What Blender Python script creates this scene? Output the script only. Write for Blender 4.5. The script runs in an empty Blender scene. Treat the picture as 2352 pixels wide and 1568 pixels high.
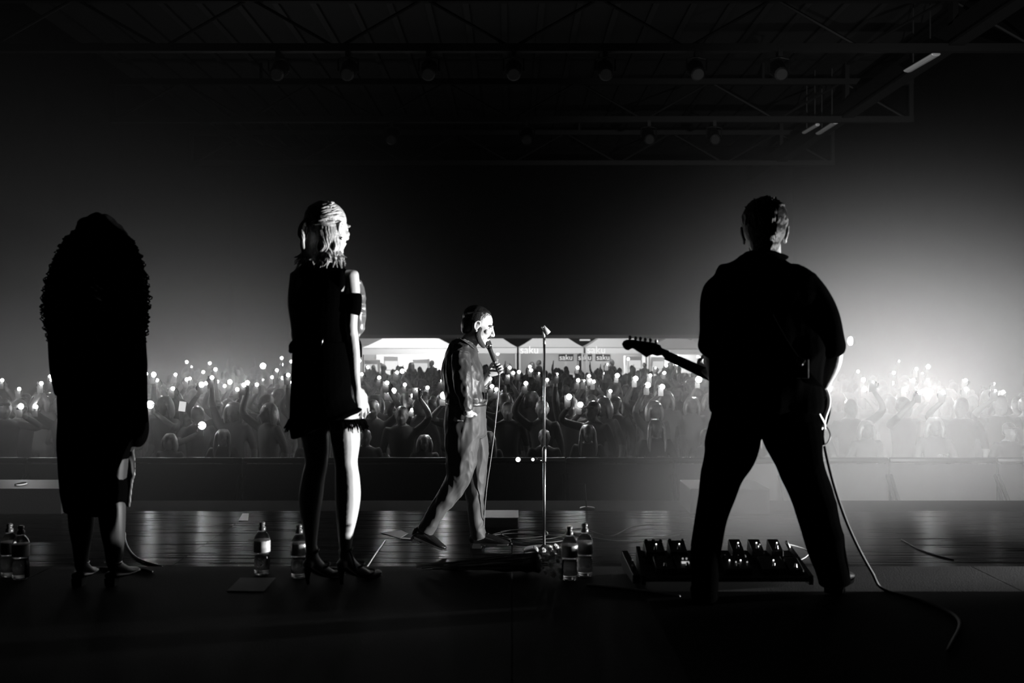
import bpy, bmesh, math, random
import numpy as np
from mathutils import Vector, Matrix, noise as mnoise

scene = bpy.context.scene
COL = scene.collection
PI = math.pi
random.seed(7)
rng = np.random.default_rng(7)

# ------------------------------------------------------------------ camera, world, big lights, exposure
FPX = 2287.0                     # focal length in pixels of the 2352x1568 frame
CAM_Z = 2.55                     # eye height over the audience floor (z = 0); stage at 1.0, riser at 1.4
cam_data = bpy.data.cameras.new('camera')
cam_data.sensor_width = 36.0
cam_data.lens = FPX / 2352.0 * 36.0
cam_data.clip_end = 300
cam_data.dof.use_dof = True
cam_data.dof.focus_distance = 8.5
cam_data.dof.aperture_fstop = 2.4
cam = bpy.data.objects.new('camera', cam_data)
COL.objects.link(cam)
cam.location = (0, 0, CAM_Z)
cam.rotation_euler = (PI / 2, 0, 0)
scene.camera = cam

world = bpy.data.worlds.new('night')
scene.world = world
world.use_nodes = True
world.node_tree.nodes['Background'].inputs[0].default_value = (0.0006, 0.0006, 0.0006, 1)
world.node_tree.nodes['Background'].inputs[1].default_value = 1.0

scene.cycles.volume_step_rate = 2.0
scene.cycles.max_bounces = 6
scene.cycles.diffuse_bounces = 2
scene.cycles.glossy_bounces = 3
scene.cycles.transmission_bounces = 6
scene.cycles.sample_clamp_indirect = 3.0

vs = scene.view_settings
vs.view_transform = 'Standard'
vs.look = 'None'
vs.exposure = 0.0
vs.gamma = 1.0
vs.use_curve_mapping = False


def P(px, py, D):
    """the point at depth D (metres along +Y from the camera) that is seen at photo pixel px, py"""
    return Vector(((px - 1176.0) * D / FPX, D, CAM_Z + (784.0 - py) * D / FPX))


def spot(name, loc, target, power, angle, blend=1.0, size=0.1):
    l = bpy.data.lights.new(name, 'SPOT')
    l.energy = power
    l.spot_size = math.radians(angle)
    l.spot_blend = blend
    l.shadow_soft_size = size
    o = bpy.data.objects.new(name, l)
    COL.objects.link(o)
    o.location = loc
    d = Vector(target) - Vector(loc)
    o.rotation_euler = d.to_track_quat('-Z', 'Y').to_euler()
    return o


def area(name, loc, target, power, sx, sy):
    l = bpy.data.lights.new(name, 'AREA')
    l.shape = 'RECTANGLE'
    l.size = sx
    l.size_y = sy
    l.energy = power
    o = bpy.data.objects.new(name, l)
    COL.objects.link(o)
    o.location = loc
    d = Vector(target) - Vector(loc)
    o.rotation_euler = d.to_track_quat('-Z', 'Y').to_euler()
    return o


def point(name, loc, power, size=0.05, parent=None):
    l = bpy.data.lights.new(name, 'POINT')
    l.energy = power
    l.shadow_soft_size = size
    o = bpy.data.objects.new(name, l)
    COL.objects.link(o)
    o.location = loc
    return o


# floor-standing side light in the wing on the right, lower than the riser top: it grazes the
# performers' right sides while the riser deck stays dark
spot('side_spot', (6.2, 5.68, 1.45), (-0.6, 6.0, 2.3), 6500, 46, 0.6, 0.04)
# beams through the haze of the hall, from both ends of the stage edge out over the crowd
spot('beam_right', (3.45, 5.7, 2.45), (6.55, 15.6, 1.75), 6000, 72, 1.0, 0.06)
spot('floor_haze_fill', (4.3, 6.5, 2.1), (1.6, 9.2, 1.25), 90, 64, 1.0, 0.06)  # added light with no real lamp, brightens the low haze and floor
spot('beam_left', (-7.3, 11.2, 2.5), (-5.6, 18.0, 2.1), 420, 70, 1.0, 0.06)
# added light without a lamp of its own, brightens the roof members on the right
spot('roof_fill', (5.5, 16.5, 6.6), (8.1, 20.5, 7.9), 12, 60, 1.0, 0.05)

# ------------------------------------------------------------------ materials
MATS = {}


def mat(name, v, rough=0.6, metal=0.0, spec=0.5, bump=0.0, bscale=40.0, vary=0.0, vscale=6.0, stretch=(1, 1, 1), emit=0.0, alpha_trans=0.0, coat=0.0, sheen=0.0):
    if name in MATS:
        return MATS[name]
    m = bpy.data.materials.new(name)
    m.use_nodes = True
    nt = m.node_tree
    b = nt.nodes['Principled BSDF']
    b.inputs['Base Color'].default_value = (v, v, v, 1)
    b.inputs['Roughness'].default_value = rough
    b.inputs['Metallic'].default_value = metal
    b.inputs['Specular IOR Level'].default_value = spec
    if coat:
        b.inputs['Coat Weight'].default_value = coat
        b.inputs['Coat Roughness'].default_value = 0.1
    if sheen:
        b.inputs['Sheen Weight'].default_value = sheen
    if alpha_trans:
        b.inputs['Transmission Weight'].default_value = alpha_trans
    if emit:
        b.inputs['Emission Color'].default_value = (1, 1, 1, 1)
        b.inputs['Emission Strength'].default_value = emit
    if bump or vary:
        tc = nt.nodes.new('ShaderNodeTexCoord')
        mp = nt.nodes.new('ShaderNodeMapping')
        mp.inputs['Scale'].default_value = stretch
        nt.links.new(tc.outputs['Object'], mp.inputs['Vector'])
        if vary:
            n = nt.nodes.new('ShaderNodeTexNoise')
            n.inputs['Scale'].default_value = vscale
            n.inputs['Detail'].default_value = 6
            nt.links.new(mp.outputs['Vector'], n.inputs['Vector'])
            r = nt.nodes.new('ShaderNodeValToRGB')
            lo, hi = max(0, v * (1 - vary)), v * (1 + vary)
            r.color_ramp.elements[0].position = 0.3
            r.color_ramp.elements[0].color = (lo, lo, lo, 1)
            r.color_ramp.elements[1].position = 0.7
            r.color_ramp.elements[1].color = (hi, hi, hi, 1)
            nt.links.new(n.outputs['Fac'], r.inputs['Fac'])
            nt.links.new(r.outputs['Color'], b.inputs['Base Color'])
        if bump:
            n2 = nt.nodes.new('ShaderNodeTexNoise')
            n2.inputs['Scale'].default_value = bscale
            n2.inputs['Detail'].default_value = 5
            nt.links.new(mp.outputs['Vector'], n2.inputs['Vector'])
            bp = nt.nodes.new('ShaderNodeBump')
            bp.inputs['Strength'].default_value = bump
            bp.inputs['Distance'].default_value = 0.02
            nt.links.new(n2.outputs['Fac'], bp.inputs['Height'])
            nt.links.new(bp.outputs['Normal'], b.inputs['Normal'])
    MATS[name] = m
    return m


def mat_emit(name, v, s):
    if name in MATS:
        return MATS[name]
    m = bpy.data.materials.new(name)
    m.use_nodes = True
    nt = m.node_tree
    nt.nodes.remove(nt.nodes['Principled BSDF'])
    e = nt.nodes.new('ShaderNodeEmission')
    e.inputs['Color'].default_value = (v, v, v, 1)
    e.inputs['Strength'].default_value = s
    nt.links.new(e.outputs['Emission'], nt.nodes['Material Output'].inputs['Surface'])
    MATS[name] = m
    return m


BLACK = mat('black_cloth', 0.006, 0.9, spec=0.15)
SKIN = mat('skin', 0.42, 0.5, spec=0.4, vary=0.12, vscale=14)
METAL = mat('chrome', 0.75, 0.18, metal=1.0)
STEEL = mat('dark_steel', 0.05, 0.45, metal=0.6, bump=0.05)
BLKPAINT = mat('black_paint', 0.012, 0.5, spec=0.3, bump=0.08, bscale=60)
RUBBER = mat('black_rubber', 0.01, 0.7, spec=0.2)
WHITE = mat('white_plastic', 0.7, 0.45)

# ------------------------------------------------------------------ mesh helpers


def catmull(A, sub):
    A = np.asarray(A, float)
    n = len(A)
    if n < 3 or sub <= 1:
        return A
    out = []
    for i in range(n - 1):
        p0 = A[i - 1] if i > 0 else 2 * A[0] - A[1]
        p1, p2 = A[i], A[i + 1]
        p3 = A[i + 2] if i + 2 < n else 2 * A[-1] - A[-2]
        for k in range(sub):
            t = k / sub
            out.append(0.5 * ((2 * p1) + (-p0 + p2) * t + (2 * p0 - 5 * p1 + 4 * p2 - p3) * t * t + (-p0 + 3 * p1 - 3 * p2 + p3) * t ** 3))
    out.append(A[-1])
    return np.array(out)


class MB:
    def __init__(self):
        self.v = []
        self.f = []

    def add(self, verts, faces):
        o = len(self.v)
        self.v.extend([tuple(map(float, p)) for p in verts])
        self.f.extend([tuple(i + o for i in q) for q in faces])
        return self

    def tube(self, pts, rad, side=(1, 0, 0), n=14, sub=4, cap=1.0, closed=False):
        pts = np.array([tuple(p) for p in pts], float)
        if np.isscalar(rad) or isinstance(rad, tuple):
            rad = [rad] * len(pts)
        R = np.array([(r, r) if np.isscalar(r) else tuple(r) for r in rad], float)
        if closed:
            pts = np.vstack([pts, pts[:1]])
            R = np.vstack([R, R[:1]])
        pts = catmull(pts, sub)
        R = np.maximum(catmull(R, sub), 1e-5)
        if closed:
            T = np.gradient(np.vstack([pts[-2:-1], pts, pts[1:2]]), axis=0)[1:-1]
        else:
            T = np.gradient(pts, axis=0)
        T /= np.maximum(np.linalg.norm(T, axis=1, keepdims=True), 1e-9)
        side = np.array(side, float)
        rings = []
        prev = None
        for i in range(len(pts)):
            t = T[i]
            s = side - side.dot(t) * t
            if np.linalg.norm(s) < 0.15:
                s = prev - prev.dot(t) * t if prev is not None else np.cross(t, (0.3, 0.9, 0.2))
            s /= max(np.linalg.norm(s), 1e-9)
            if prev is not None and s.dot(prev) < 0:
                s = -s
            prev = s
            b = np.cross(t, s)
            rings.append((pts[i], s, b, R[i, 0], R[i, 1]))
        if cap and not closed:
            head, tail = [], []
            for ph in (80, 55, 28):
                c, sn = math.cos(math.radians(ph)), math.sin(math.radians(ph))
                p, s, b, a, bb = rings[0]
                r = min(a, bb) * cap
                head.append((p - T[0] * r * sn, s, b, a * c, bb * c))
                p, s, b, a, bb = rings[-1]
                r = min(a, bb) * cap
                tail.insert(0, (p + T[-1] * r * sn, s, b, a * c, bb * c))
            rings = head + rings + tail
        th = np.linspace(0, 2 * PI, n, endpoint=False)
        V = []
        for p, s, b, a, bb in rings:
            V.extend(p[None] + np.cos(th)[:, None] * s[None] * a + np.sin(th)[:, None] * b[None] * bb)
        F = []
        m = len(rings)
        for i in range(m - 1):
            for j in range(n):
                k = (j + 1) % n
                F.append((i * n + j, i * n + k, (i + 1) * n + k, (i + 1) * n + j))
        if closed:
            pass
        else:
            V.append(np.mean(V[:n], axis=0))
            c0 = len(V) - 1
            V.append(np.mean(V[(m - 1) * n:m * n], axis=0))
            c1 = len(V) - 1
            for j in range(n):
                k = (j + 1) % n
                F.append((c0, k, j))
                F.append((c1, (m - 1) * n + j, (m - 1) * n + k))
        return self.add(V, F)

    def ell(self, c, r, M=None, nu=16, nv=10):
        if np.isscalar(r):
            r = (r, r, r)
        V = [(0, 0, r[2])]
        for i in range(1, nv):
            ph = PI * i / nv
            for j in range(nu):
                th = 2 * PI * j / nu
                V.append((r[0] * math.sin(ph) * math.cos(th), r[1] * math.sin(ph) * math.sin(th), r[2] * math.cos(ph)))
        V.append((0, 0, -r[2]))
        F = []
        for j in range(nu):
            k = (j + 1) % nu
            F.append((0, 1 + j, 1 + k))
            for i in range(nv - 2):
                a, b = 1 + i * nu, 1 + (i + 1) * nu
                F.append((a + j, b + j, b + k, a + k))
            b = 1 + (nv - 2) * nu
            F.append((b + j, len(V) - 1, b + k))
        c = Vector(c)
        if M is not None:
            V = [(M @ Vector(p)) + c for p in V] if len(M) == 3 else [M @ (Vector(p) + c) for p in V]
        else:
            V = [Vector(p) + c for p in V]
        return self.add(V, F)

    def box(self, c, s, M=None, taper=1.0):
        x, y, z = s[0] / 2, s[1] / 2, s[2] / 2
        t = taper
        V = [(-x, -y, -z), (x, -y, -z), (x, y, -z), (-x, y, -z), (-x * t, -y * t, z), (x * t, -y * t, z), (x * t, y * t, z), (-x * t, y * t, z)]
        c = Vector(c)
        V = [((M @ Vector(p)) if M is not None else Vector(p)) + c for p in V]
        return self.add(V, [(0, 3, 2, 1), (4, 5, 6, 7), (0, 1, 5, 4), (1, 2, 6, 5), (2, 3, 7, 6), (3, 0, 4, 7)])

    def hexa(self, pts):
        """eight corners: bottom four counter-clockwise, then top four"""
        return self.add(pts, [(0, 3, 2, 1), (4, 5, 6, 7), (0, 1, 5, 4), (1, 2, 6, 5), (2, 3, 7, 6), (3, 0, 4, 7)])

    def lathe(self, prof, c=(0, 0, 0), n=24, M=None):
        """prof: (radius, z) from bottom to top"""
        V, F = [], []
        m = len(prof)
        for r, z in prof:
            for j in range(n):
                th = 2 * PI * j / n
                V.append(Vector((r * math.cos(th), r * math.sin(th), z)))
        for i in range(m - 1):
            for j in range(n):
                k = (j + 1) % n
                F.append((i * n + j, i * n + k, (i + 1) * n + k, (i + 1) * n + j))
        F.append(tuple(reversed(range(n))))
        F.append(tuple(range((m - 1) * n, m * n)))
        c = Vector(c)
        V = [((M @ p) if M is not None else p) + c for p in V]
        return self.add(V, F)

    def prism(self, poly, h, M):
        """outline poly (x, y) extruded by h along z, placed by the 4x4 matrix M"""
        n = len(poly)
        V = [M @ Vector((x, y, 0)) for x, y in poly] + [M @ Vector((x, y, h)) for x, y in poly]
        F = [tuple(reversed(range(n))), tuple(range(n, 2 * n))]
        for i in range(n):
            k = (i + 1) % n
            F.append((i, k, n + k, n + i))
        return self.add(V, F)

    def mesh(self, name):
        me = bpy.data.meshes.new(name)
        me.from_pydata(self.v, [], self.f)
        me.update()
        return me


def clean(me):
    bm = bmesh.new()
    bm.from_mesh(me)
    bmesh.ops.recalc_face_normals(bm, faces=bm.faces)
    bm.to_mesh(me)
    bm.free()
    return me


def remesh(mb, voxel, smooth=3, fac=0.5):
    """melt the overlapping closed shapes of mb into one continuous surface"""
    me = mb.mesh('tmp')
    o = bpy.data.objects.new('tmp', me)
    COL.objects.link(o)
    r = o.modifiers.new('r', 'REMESH')
    r.mode = 'VOXEL'
    r.voxel_size = voxel
    if smooth:
        s = o.modifiers.new('s', 'SMOOTH')
        s.iterations = smooth
        s.factor = fac
    dg = bpy.context.evaluated_depsgraph_get()
    out = bpy.data.meshes.new_from_object(o.evaluated_get(dg))
    bpy.data.objects.remove(o)
    bpy.data.meshes.remove(me)
    return out


def shrink(me, keep, amt=0.014):
    """draw the body in a little under its clothes; keep: [(point, radius)] where the skin shows"""
    co = get_co(me)
    nn = np.empty(len(me.vertices) * 3)
    me.vertices.foreach_get('normal', nn)
    nn = nn.reshape(-1, 3)
    w = np.ones(len(co))
    for p, r in keep:
        d = np.linalg.norm(co - np.array(p), axis=1)
        w = np.minimum(w, np.clip((d - r) / 0.03, 0, 1))
    set_co(me, co - nn * (amt * w)[:, None])
    return me


def get_co(me):
    a = np.empty(len(me.vertices) * 3)
    me.vertices.foreach_get('co', a)
    return a.reshape(-1, 3)


def set_co(me, a):
    me.vertices.foreach_set('co', np.ascontiguousarray(a).ravel())
    me.update()


def vnoise(p, seed=0):
    """value noise, vectorised"""
    i = np.floor(p).astype(np.int64)
    f = p - i
    f = f * f * (3 - 2 * f)

    def h(ix, iy, iz):
        n = (ix * 374761393 + iy * 668265263 + iz * 2147483647 + seed * 974711) & 0x7fffffff
        n = ((n ^ (n >> 13)) * 1274126177) & 0x7fffffff
        return ((n ^ (n >> 16)) & 0xffff) / 65535.0
    r = 0
    for dx in (0, 1):
        for dy in (0, 1):
            for dz in (0, 1):
                w = (f[:, 0] if dx else 1 - f[:, 0]) * (f[:, 1] if dy else 1 - f[:, 1]) * (f[:, 2] if dz else 1 - f[:, 2])
                r = r + w * h(i[:, 0] + dx, i[:, 1] + dy, i[:, 2] + dz)
    return r


def wrinkle(me, amp, scale, seed=0, ridge=True, warp=0.6):
    """cloth folds: move vertices along their normals by stretched ridge noise"""
    co = get_co(me)
    nn = np.empty(len(me.vertices) * 3)
    me.vertices.foreach_get('normal', nn)
    nn = nn.reshape(-1, 3)
    p = co * np.array(scale, float)
    w = vnoise(p * 0.7 + 11.3, seed + 5)[:, None] * warp
    a = vnoise(p + w * 2.0, seed)
    if ridge:
        a = 1 - np.abs(2 * a - 1) * 1.6
    else:
        a = 2 * a - 1
    b = vnoise(p * 2.3 + 3.1, seed + 9) - 0.5
    set_co(me, co + nn * (amp * (a - 0.3) + amp * 0.4 * b)[:, None])
    return me


ORG = {}


def _place(o, parent, loc=None):
    COL.objects.link(o)
    if parent is not None:
        o.parent = parent


def thing(name, label, cat, loc, group=None, kind=None):
    o = bpy.data.objects.new(name, None)
    COL.objects.link(o)
    o.empty_display_size = 0.1
    o.location = loc
    o['label'] = label
    o['category'] = cat
    if group:
        o['group'] = group
    if kind:
        o['kind'] = kind
    ORG[o.name] = Vector(loc)
    return o


def tag(o, label, cat, group=None, kind=None):
    o['label'] = label
    o['category'] = cat
    if group:
        o['group'] = group
    if kind:
        o['kind'] = kind
    return o


def obj(name, src, m, parent=None, smooth=True, origin=None, label=None, bevel=0.0, norm=True):
    """link a mesh built in world coordinates as one object; with a parent it becomes its part"""
    me = src.mesh(name) if isinstance(src, MB) else src
    me.name = name
    if norm and isinstance(src, MB):
        clean(me)
    if parent is not None:
        org = ORG[parent.name]
    elif origin is not None:
        org = Vector(origin)
    else:
        org = Vector((0, 0, 0))
    if org.length > 0:
        me.transform(Matrix.Translation(-org))
    for mm in (m if isinstance(m, (list, tuple)) else [m]):
        me.materials.append(mm)
    if smooth:
        me.polygons.foreach_set('use_smooth', [True] * len(me.polygons))
    o = bpy.data.objects.new(name, me)
    COL.objects.link(o)
    if parent is not None:
        o.parent = parent
    else:
        o.location = org
    ORG[o.name] = org
    if label:
        o['label'] = label
    if bevel:
        bv = o.modifiers.new('bevel', 'BEVEL')
        bv.width = bevel
        bv.segments = 2
        bv.limit_method = 'ANGLE'
    return o


def struct(name, src, m, smooth=False):
    o = obj(name, src, m, smooth=smooth)
    o['kind'] = 'structure'
    return o


def copy_tree(src, loc, label=None, rotz=None, group=None):
    c = src.copy()
    COL.objects.link(c)
    c.location = loc
    if rotz is not None:
        c.rotation_euler = (0, 0, rotz)
    if label:
        c['label'] = label
    if group:
        c['group'] = group
    for ch in list(src.children):
        d = ch.copy()
        COL.objects.link(d)
        d.parent = c
        for g in list(ch.children):
            e = g.copy()
            COL.objects.link(e)
            e.parent = d
    return c


def rot(ax, deg):
    return Matrix.Rotation(math.radians(deg), 3, ax)


def frame(origin, x, y, z):
    m = Matrix.Identity(4)
    for i, a in enumerate((x, y, z)):
        a = Vector(a)
        m[0][i], m[1][i], m[2][i] = a.x, a.y, a.z
    m[0][3], m[1][3], m[2][3] = origin[0], origin[1], origin[2]
    return m


ORD = ['first', 'second', 'third', 'fourth', 'fifth', 'sixth', 'seventh', 'eighth', 'ninth', 'tenth', 'eleventh', 'twelfth', 'thirteenth', 'fourteenth', 'fifteenth', 'sixteenth', 'seventeenth', 'eighteenth', 'nineteenth', 'twentieth']


def ordinal(i):
    if i < 20:
        return ORD[i]
    tens = {2: 'twenty', 3: 'thirty', 4: 'forty', 5: 'fifty', 6: 'sixty', 7: 'seventy', 8: 'eighty', 9: 'ninety'}
    k = i + 1
    if k > 100:
        return 'hundred-and-' + ordinal(k - 101)
    t, u = divmod(k, 10)
    if u == 0:
        return {2: 'twentieth', 3: 'thirtieth', 4: 'fortieth', 5: 'fiftieth', 6: 'sixtieth', 7: 'seventieth', 8: 'eightieth', 9: 'ninetieth', 10: 'hundredth'}.get(t, str(k))
    return (tens[t] if t < 10 else 'hundred') + '-' + ORD[u - 1]

# ------------------------------------------------------------------ the hall
WALLM = mat('black_wall', 0.003, 0.9, spec=0.1, vary=0.3, vscale=2)
HX, HD = 9.6, 34.0
ROOF = 9.2
LINTEL = CAM_Z + 7 * HD / FPX
m = MB().box((0, 16, -0.05), (2 * HX + 0.4, 37, 0.1))
struct('floor', m, mat('concrete_floor', 0.05, 0.6, vary=0.4, vscale=1.5))
struct('wall_left', MB().box((-HX - 0.1, 16, ROOF / 2), (0.2, 37, ROOF)), WALLM)
struct('wall_right', MB().box((HX + 0.1, 16, ROOF / 2), (0.2, 37, ROOF)), WALLM)
struct('wall_rear', MB().box((0, -2.6, ROOF / 2), (2 * HX + 0.4, 0.2, ROOF)), WALLM)
OPL, OPR = -6.0, 7.7
m = MB()
m.box(((-HX + OPL) / 2, HD + 0.12, ROOF / 2), (OPL + HX, 0.24, ROOF))
m.box(((HX + OPR) / 2, HD + 0.12, ROOF / 2), (HX - OPR, 0.24, ROOF))
m.box(((OPL + OPR) / 2, HD + 0.12, (LINTEL + ROOF) / 2), (OPR - OPL, 0.24, ROOF - LINTEL))
struct('wall_back', m, WALLM)
m = MB()
m.box(((OPL + OPR) / 2, HD - 0.03, LINTEL + 0.06), (OPR - OPL + 0.3, 0.06, 0.12))
struct('trim_1', m, STEEL)
# roof deck with folded sheet ribs
ceil = struct('ceiling', MB().box((0, 16, ROOF + 0.1), (2 * HX + 0.4, 37, 0.2)), mat('roof_deck', 0.006, 0.7))
rib_me = None
for k in range(26):
    x = -HX + 0.5 + k * 0.745
    if rib_me is None:
        o = obj('deck_rib', MB().box((0, 20, ROOF - 0.03), (0.12, 27, 0.06)), mat('roof_rib', 0.010, 0.55), ceil, smooth=False)
        rib_me = o
        o.location.x = x
    else:
        o = rib_me.copy()
        COL.objects.link(o)
        o.parent = ceil
        o.location = (x, 0, 0)

TRUSSM = mat('grey_truss_steel', 0.007, 0.6, spec=0.2)


def roof_truss(D, z, label):
    t = thing('roof_truss', label, 'truss', (0, D, z), 'roof trusses across the hall')
    L = HX - 0.02
    for zz in (0, 0.9):
        obj('chord', MB().box((0, D, z + zz), (2 * L, 0.14, 0.14)), TRUSSM, t, smooth=False)
    for s in (-1, 1):
        obj('end_post', MB().box((s * (L - 0.05), D, z + 0.45), (0.1, 0.1, 0.9)), TRUSSM, t, smooth=False)
    n = 12
    for k in range(n):
        x0 = -L + 0.1 + (2 * L - 0.2) * k / n
        x1 = -L + 0.1 + (2 * L - 0.2) * (k + 1) / n
        za, zb = (0.0, 0.9) if k % 2 == 0 else (0.9, 0.0)
        obj('brace', MB().tube([(x0, D, z + za), (x1, D, z + zb)], 0.03, side=(0, 1, 0), n=6, sub=1, cap=0), TRUSSM, t, smooth=False)
    for x in (-6, -2, 2, 6):
        obj('hanger', MB().box((x, D, (z + 0.9 + ROOF) / 2), (0.06, 0.06, ROOF - z - 0.9)), TRUSSM, t, smooth=False)
    return t


roof_truss(18.0, 7.85, 'dark steel roof truss nearest the stage, spanning the hall')
roof_truss(23.8, 7.85, 'dark steel roof truss in the middle of the hall')
roof_truss(29.6, 7.85, 'dark steel roof truss farthest from the stage')

# long members along the right eave, the pale ones that catch light
PALE = mat('pale_galvanised', 0.55, 0.4, metal=0.2)
XR = 8.0
t = thing('eave_beam', 'long dark eave beam running along the right side of the roof', 'beam', (XR, 20, 7.9))
obj('beam_web', MB().box((XR, 19, 8.12), (0.1, 29, 0.44)), TRUSSM, t, smooth=False)
obj('beam_flange', MB().box((XR, 19, 7.9), (0.28, 29, 0.05)), TRUSSM, t, smooth=False)
for D in (18.05, 23.85, 29.65):
    obj('bracket', MB().box((XR, D, 8.75), (0.1, 0.2, 0.9)), TRUSSM, t, smooth=False)
for (xa, ya, xb, yb, lab, w) in ((2085, 162, 2150, 124, 'pale metal bar under the right eave, nearer the stage', 0.09),
                              (1880, 306, 1919, 281, 'pale metal bar under the right eave, outer one farther back', 0.08),
                              (1847, 304, 1878, 286, 'pale metal bar under the right eave, inner one farther back', 0.06)):
    z = 7.83
    Da, Db = (z - CAM_Z) * FPX / (784 - ya), (z - CAM_Z) * FPX / (784 - yb)
    a, b = P(xa, ya, Da), P(xb, yb, Db)
    t = thing('eave_bar', lab, 'roof bar', (a + b) / 2, 'pale bars under the eave')
    obj('housing', MB().tube([a, b], (w, 0.04), n=8, sub=1, cap=0.3), PALE, t, smooth=False)  # plain galvanised roof member, no light fitting
    for q in (a.lerp(b, 0.2), a.lerp(b, 0.8)):
        obj('hanger', MB().box((q.x, q.y, (q.z + ROOF) / 2), (0.02, 0.02, ROOF - q.z)), STEEL, t, smooth=False)

# stage lamps hung on the trusses, dark now
CANM = mat('lamp_can', 0.006, 0.5, metal=0.3)


def lamp_can(D, zc, x, lab):
    t = thing('stage_lamp', lab, 'stage lamp', (x, D, zc - 0.1), 'unlit stage lamps on the trusses')
    M = rot('X', -60)
    c = Vector((x, D, zc - 0.42))
    obj('lamp_can', MB().lathe([(0.10, -0.2), (0.13, -0.18), (0.14, 0.1), (0.16, 0.22), (0.15, 0.22)], c, 14, M), CANM, t, smooth=False)
    obj('yoke', MB().tube([(x - 0.18, D, zc - 0.42), (x - 0.18, D, zc - 0.2), (x, D, zc - 0.16), (x + 0.18, D, zc - 0.2), (x + 0.18, D, zc - 0.42)], 0.018, side=(0, 1, 0), n=6, sub=1, cap=0), CANM, t, smooth=False)
    obj('clamp', MB().box((x, D, zc - 0.1), (0.08, 0.18, 0.14)), CANM, t, smooth=False)


for i, px in enumerate((640, 800, 985, 1180, 1390, 1600, 1790)):
    D = 18.0
    lamp_can(D, 7.85, (px - 1176) * D / FPX, 'unlit stage lamp, %s from the left on the nearest truss' % ORD[i])
for i, px in enumerate((900, 1210, 1490, 1640)):
    D = 23.8
    lamp_can(D, 7.85, (px - 1176) * D / FPX, 'unlit stage lamp, %s from the left on the middle truss' % ORD[i])

# ------------------------------------------------------------------ stage
st = struct('stage_floor', MB().box((0, 3.75, 0.46), (2 * HX - 0.1, 12.1, 0.92)), BLKPAINT)
PLY = mat('stage_plywood', 0.006, 0.16, spec=0.10, vary=0.45, vscale=5, stretch=(0.35, 5, 1), bump=0.10, bscale=9)
# worn matt plywood with a faint varnish: a weak reflection over a dark ground
nt_ = PLY.node_tree
bs_ = nt_.nodes['Principled BSDF']
bs_.inputs['Specular IOR Level'].default_value = 0.0
bs_.inputs['Roughness'].default_value = 0.9
gl_ = nt_.nodes.new('ShaderNodeBsdfGlossy')
gl_.inputs['Color'].default_value = (1, 1, 1, 1)
gl_.inputs['Roughness'].default_value = 0.19
mx_ = nt_.nodes.new('ShaderNodeMixShader')
nz_ = nt_.nodes.new('ShaderNodeTexNoise')
nz_.inputs['Scale'].default_value = 4
nz_.inputs['Detail'].default_value = 5
mp_ = nt_.nodes['Mapping']
nt_.links.new(mp_.outputs['Vector'], nz_.inputs['Vector'])
mr_ = nt_.nodes.new('ShaderNodeMapRange')
mr_.inputs['From Min'].default_value = .3
mr_.inputs['From Max'].default_value = .7
mr_.inputs['To Min'].default_value = .008
mr_.inputs['To Max'].default_value = .042
nt_.links.new(nz_.outputs['Fac'], mr_.inputs['Value'])
nt_.links.new(mr_.outputs['Result'], mx_.inputs['Fac'])
nt_.links.new(bs_.outputs['BSDF'], mx_.inputs[1])
nt_.links.new(gl_.outputs['BSDF'], mx_.inputs[2])
nt_.links.new(nt_.nodes['Bump'].outputs['Normal'], gl_.inputs['Normal'])
nt_.links.new(mx_.outputs['Shader'], nt_.nodes['Material Output'].inputs['Surface'])
ys = [4.2, 5.15, 6.05, 6.985, 7.92, 9.12]
xs = [-9.4 + 2.35 * i for i in range(9)]
for j in range(len(ys) - 1):
    for i in range(8):
        w, d = 2.35 - 0.006, ys[j + 1] - ys[j] - 0.007
        dz = random.uniform(-0.0015, 0.0015)
        cx, cy = (xs[i] + xs[i + 1]) / 2 + (0.6 if j % 2 else 0) * (1 if i < 7 else 0.2), (ys[j] + ys[j + 1]) / 2
        if j % 2:
            cx = (xs[i] + xs[i + 1]) / 2
        obj('floor_panel', MB().box((cx, cy, 0.96 + dz), (w, d, 0.08)), PLY, st, smooth=False)
struct('trim_2', MB().box((0, 9.45, 0.955), (18.8, 0.64, 0.07)), mat('black_edge', 0.002, 0.9, spec=0.03, bump=0.1))

RISER_D = 5.10
rs = struct('stage_riser', MB().box((0, (RISER_D - 2.3) / 2, 1.18), (2 * HX - 0.2, RISER_D + 2.3, 0.36)), BLKPAINT)
CARPET = mat('riser_top', 0.006, 0.85, spec=0.15, vary=0.3, vscale=3, bump=0.15, bscale=120)
for i in range(8):
    obj('deck_panel', MB().box((xs[i] + 1.175, (RISER_D + 2.35) - 3.725 - 0.0, 1.38), (2.345, 2.74, 0.04)), CARPET, rs, smooth=False)
obj('deck_panel', MB().box((0, 0.0275, 1.38), (18.8, 4.645, 0.04)), CARPET, rs, smooth=False)
# black mat the guitarist stands on
mm = MB().box((2.2, 3.35, 1.403), (3.2, 2.42, 0.006))
o = obj('floor_mat', mm, mat('black_mat', 0.004, 0.95, spec=0.05), origin=(2.2, 3.35, 1.4), smooth=False)
tag(o, 'thin black floor mat under the guitarist', 'mat')
# ------------------------------------------------------------------ figures


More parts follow.
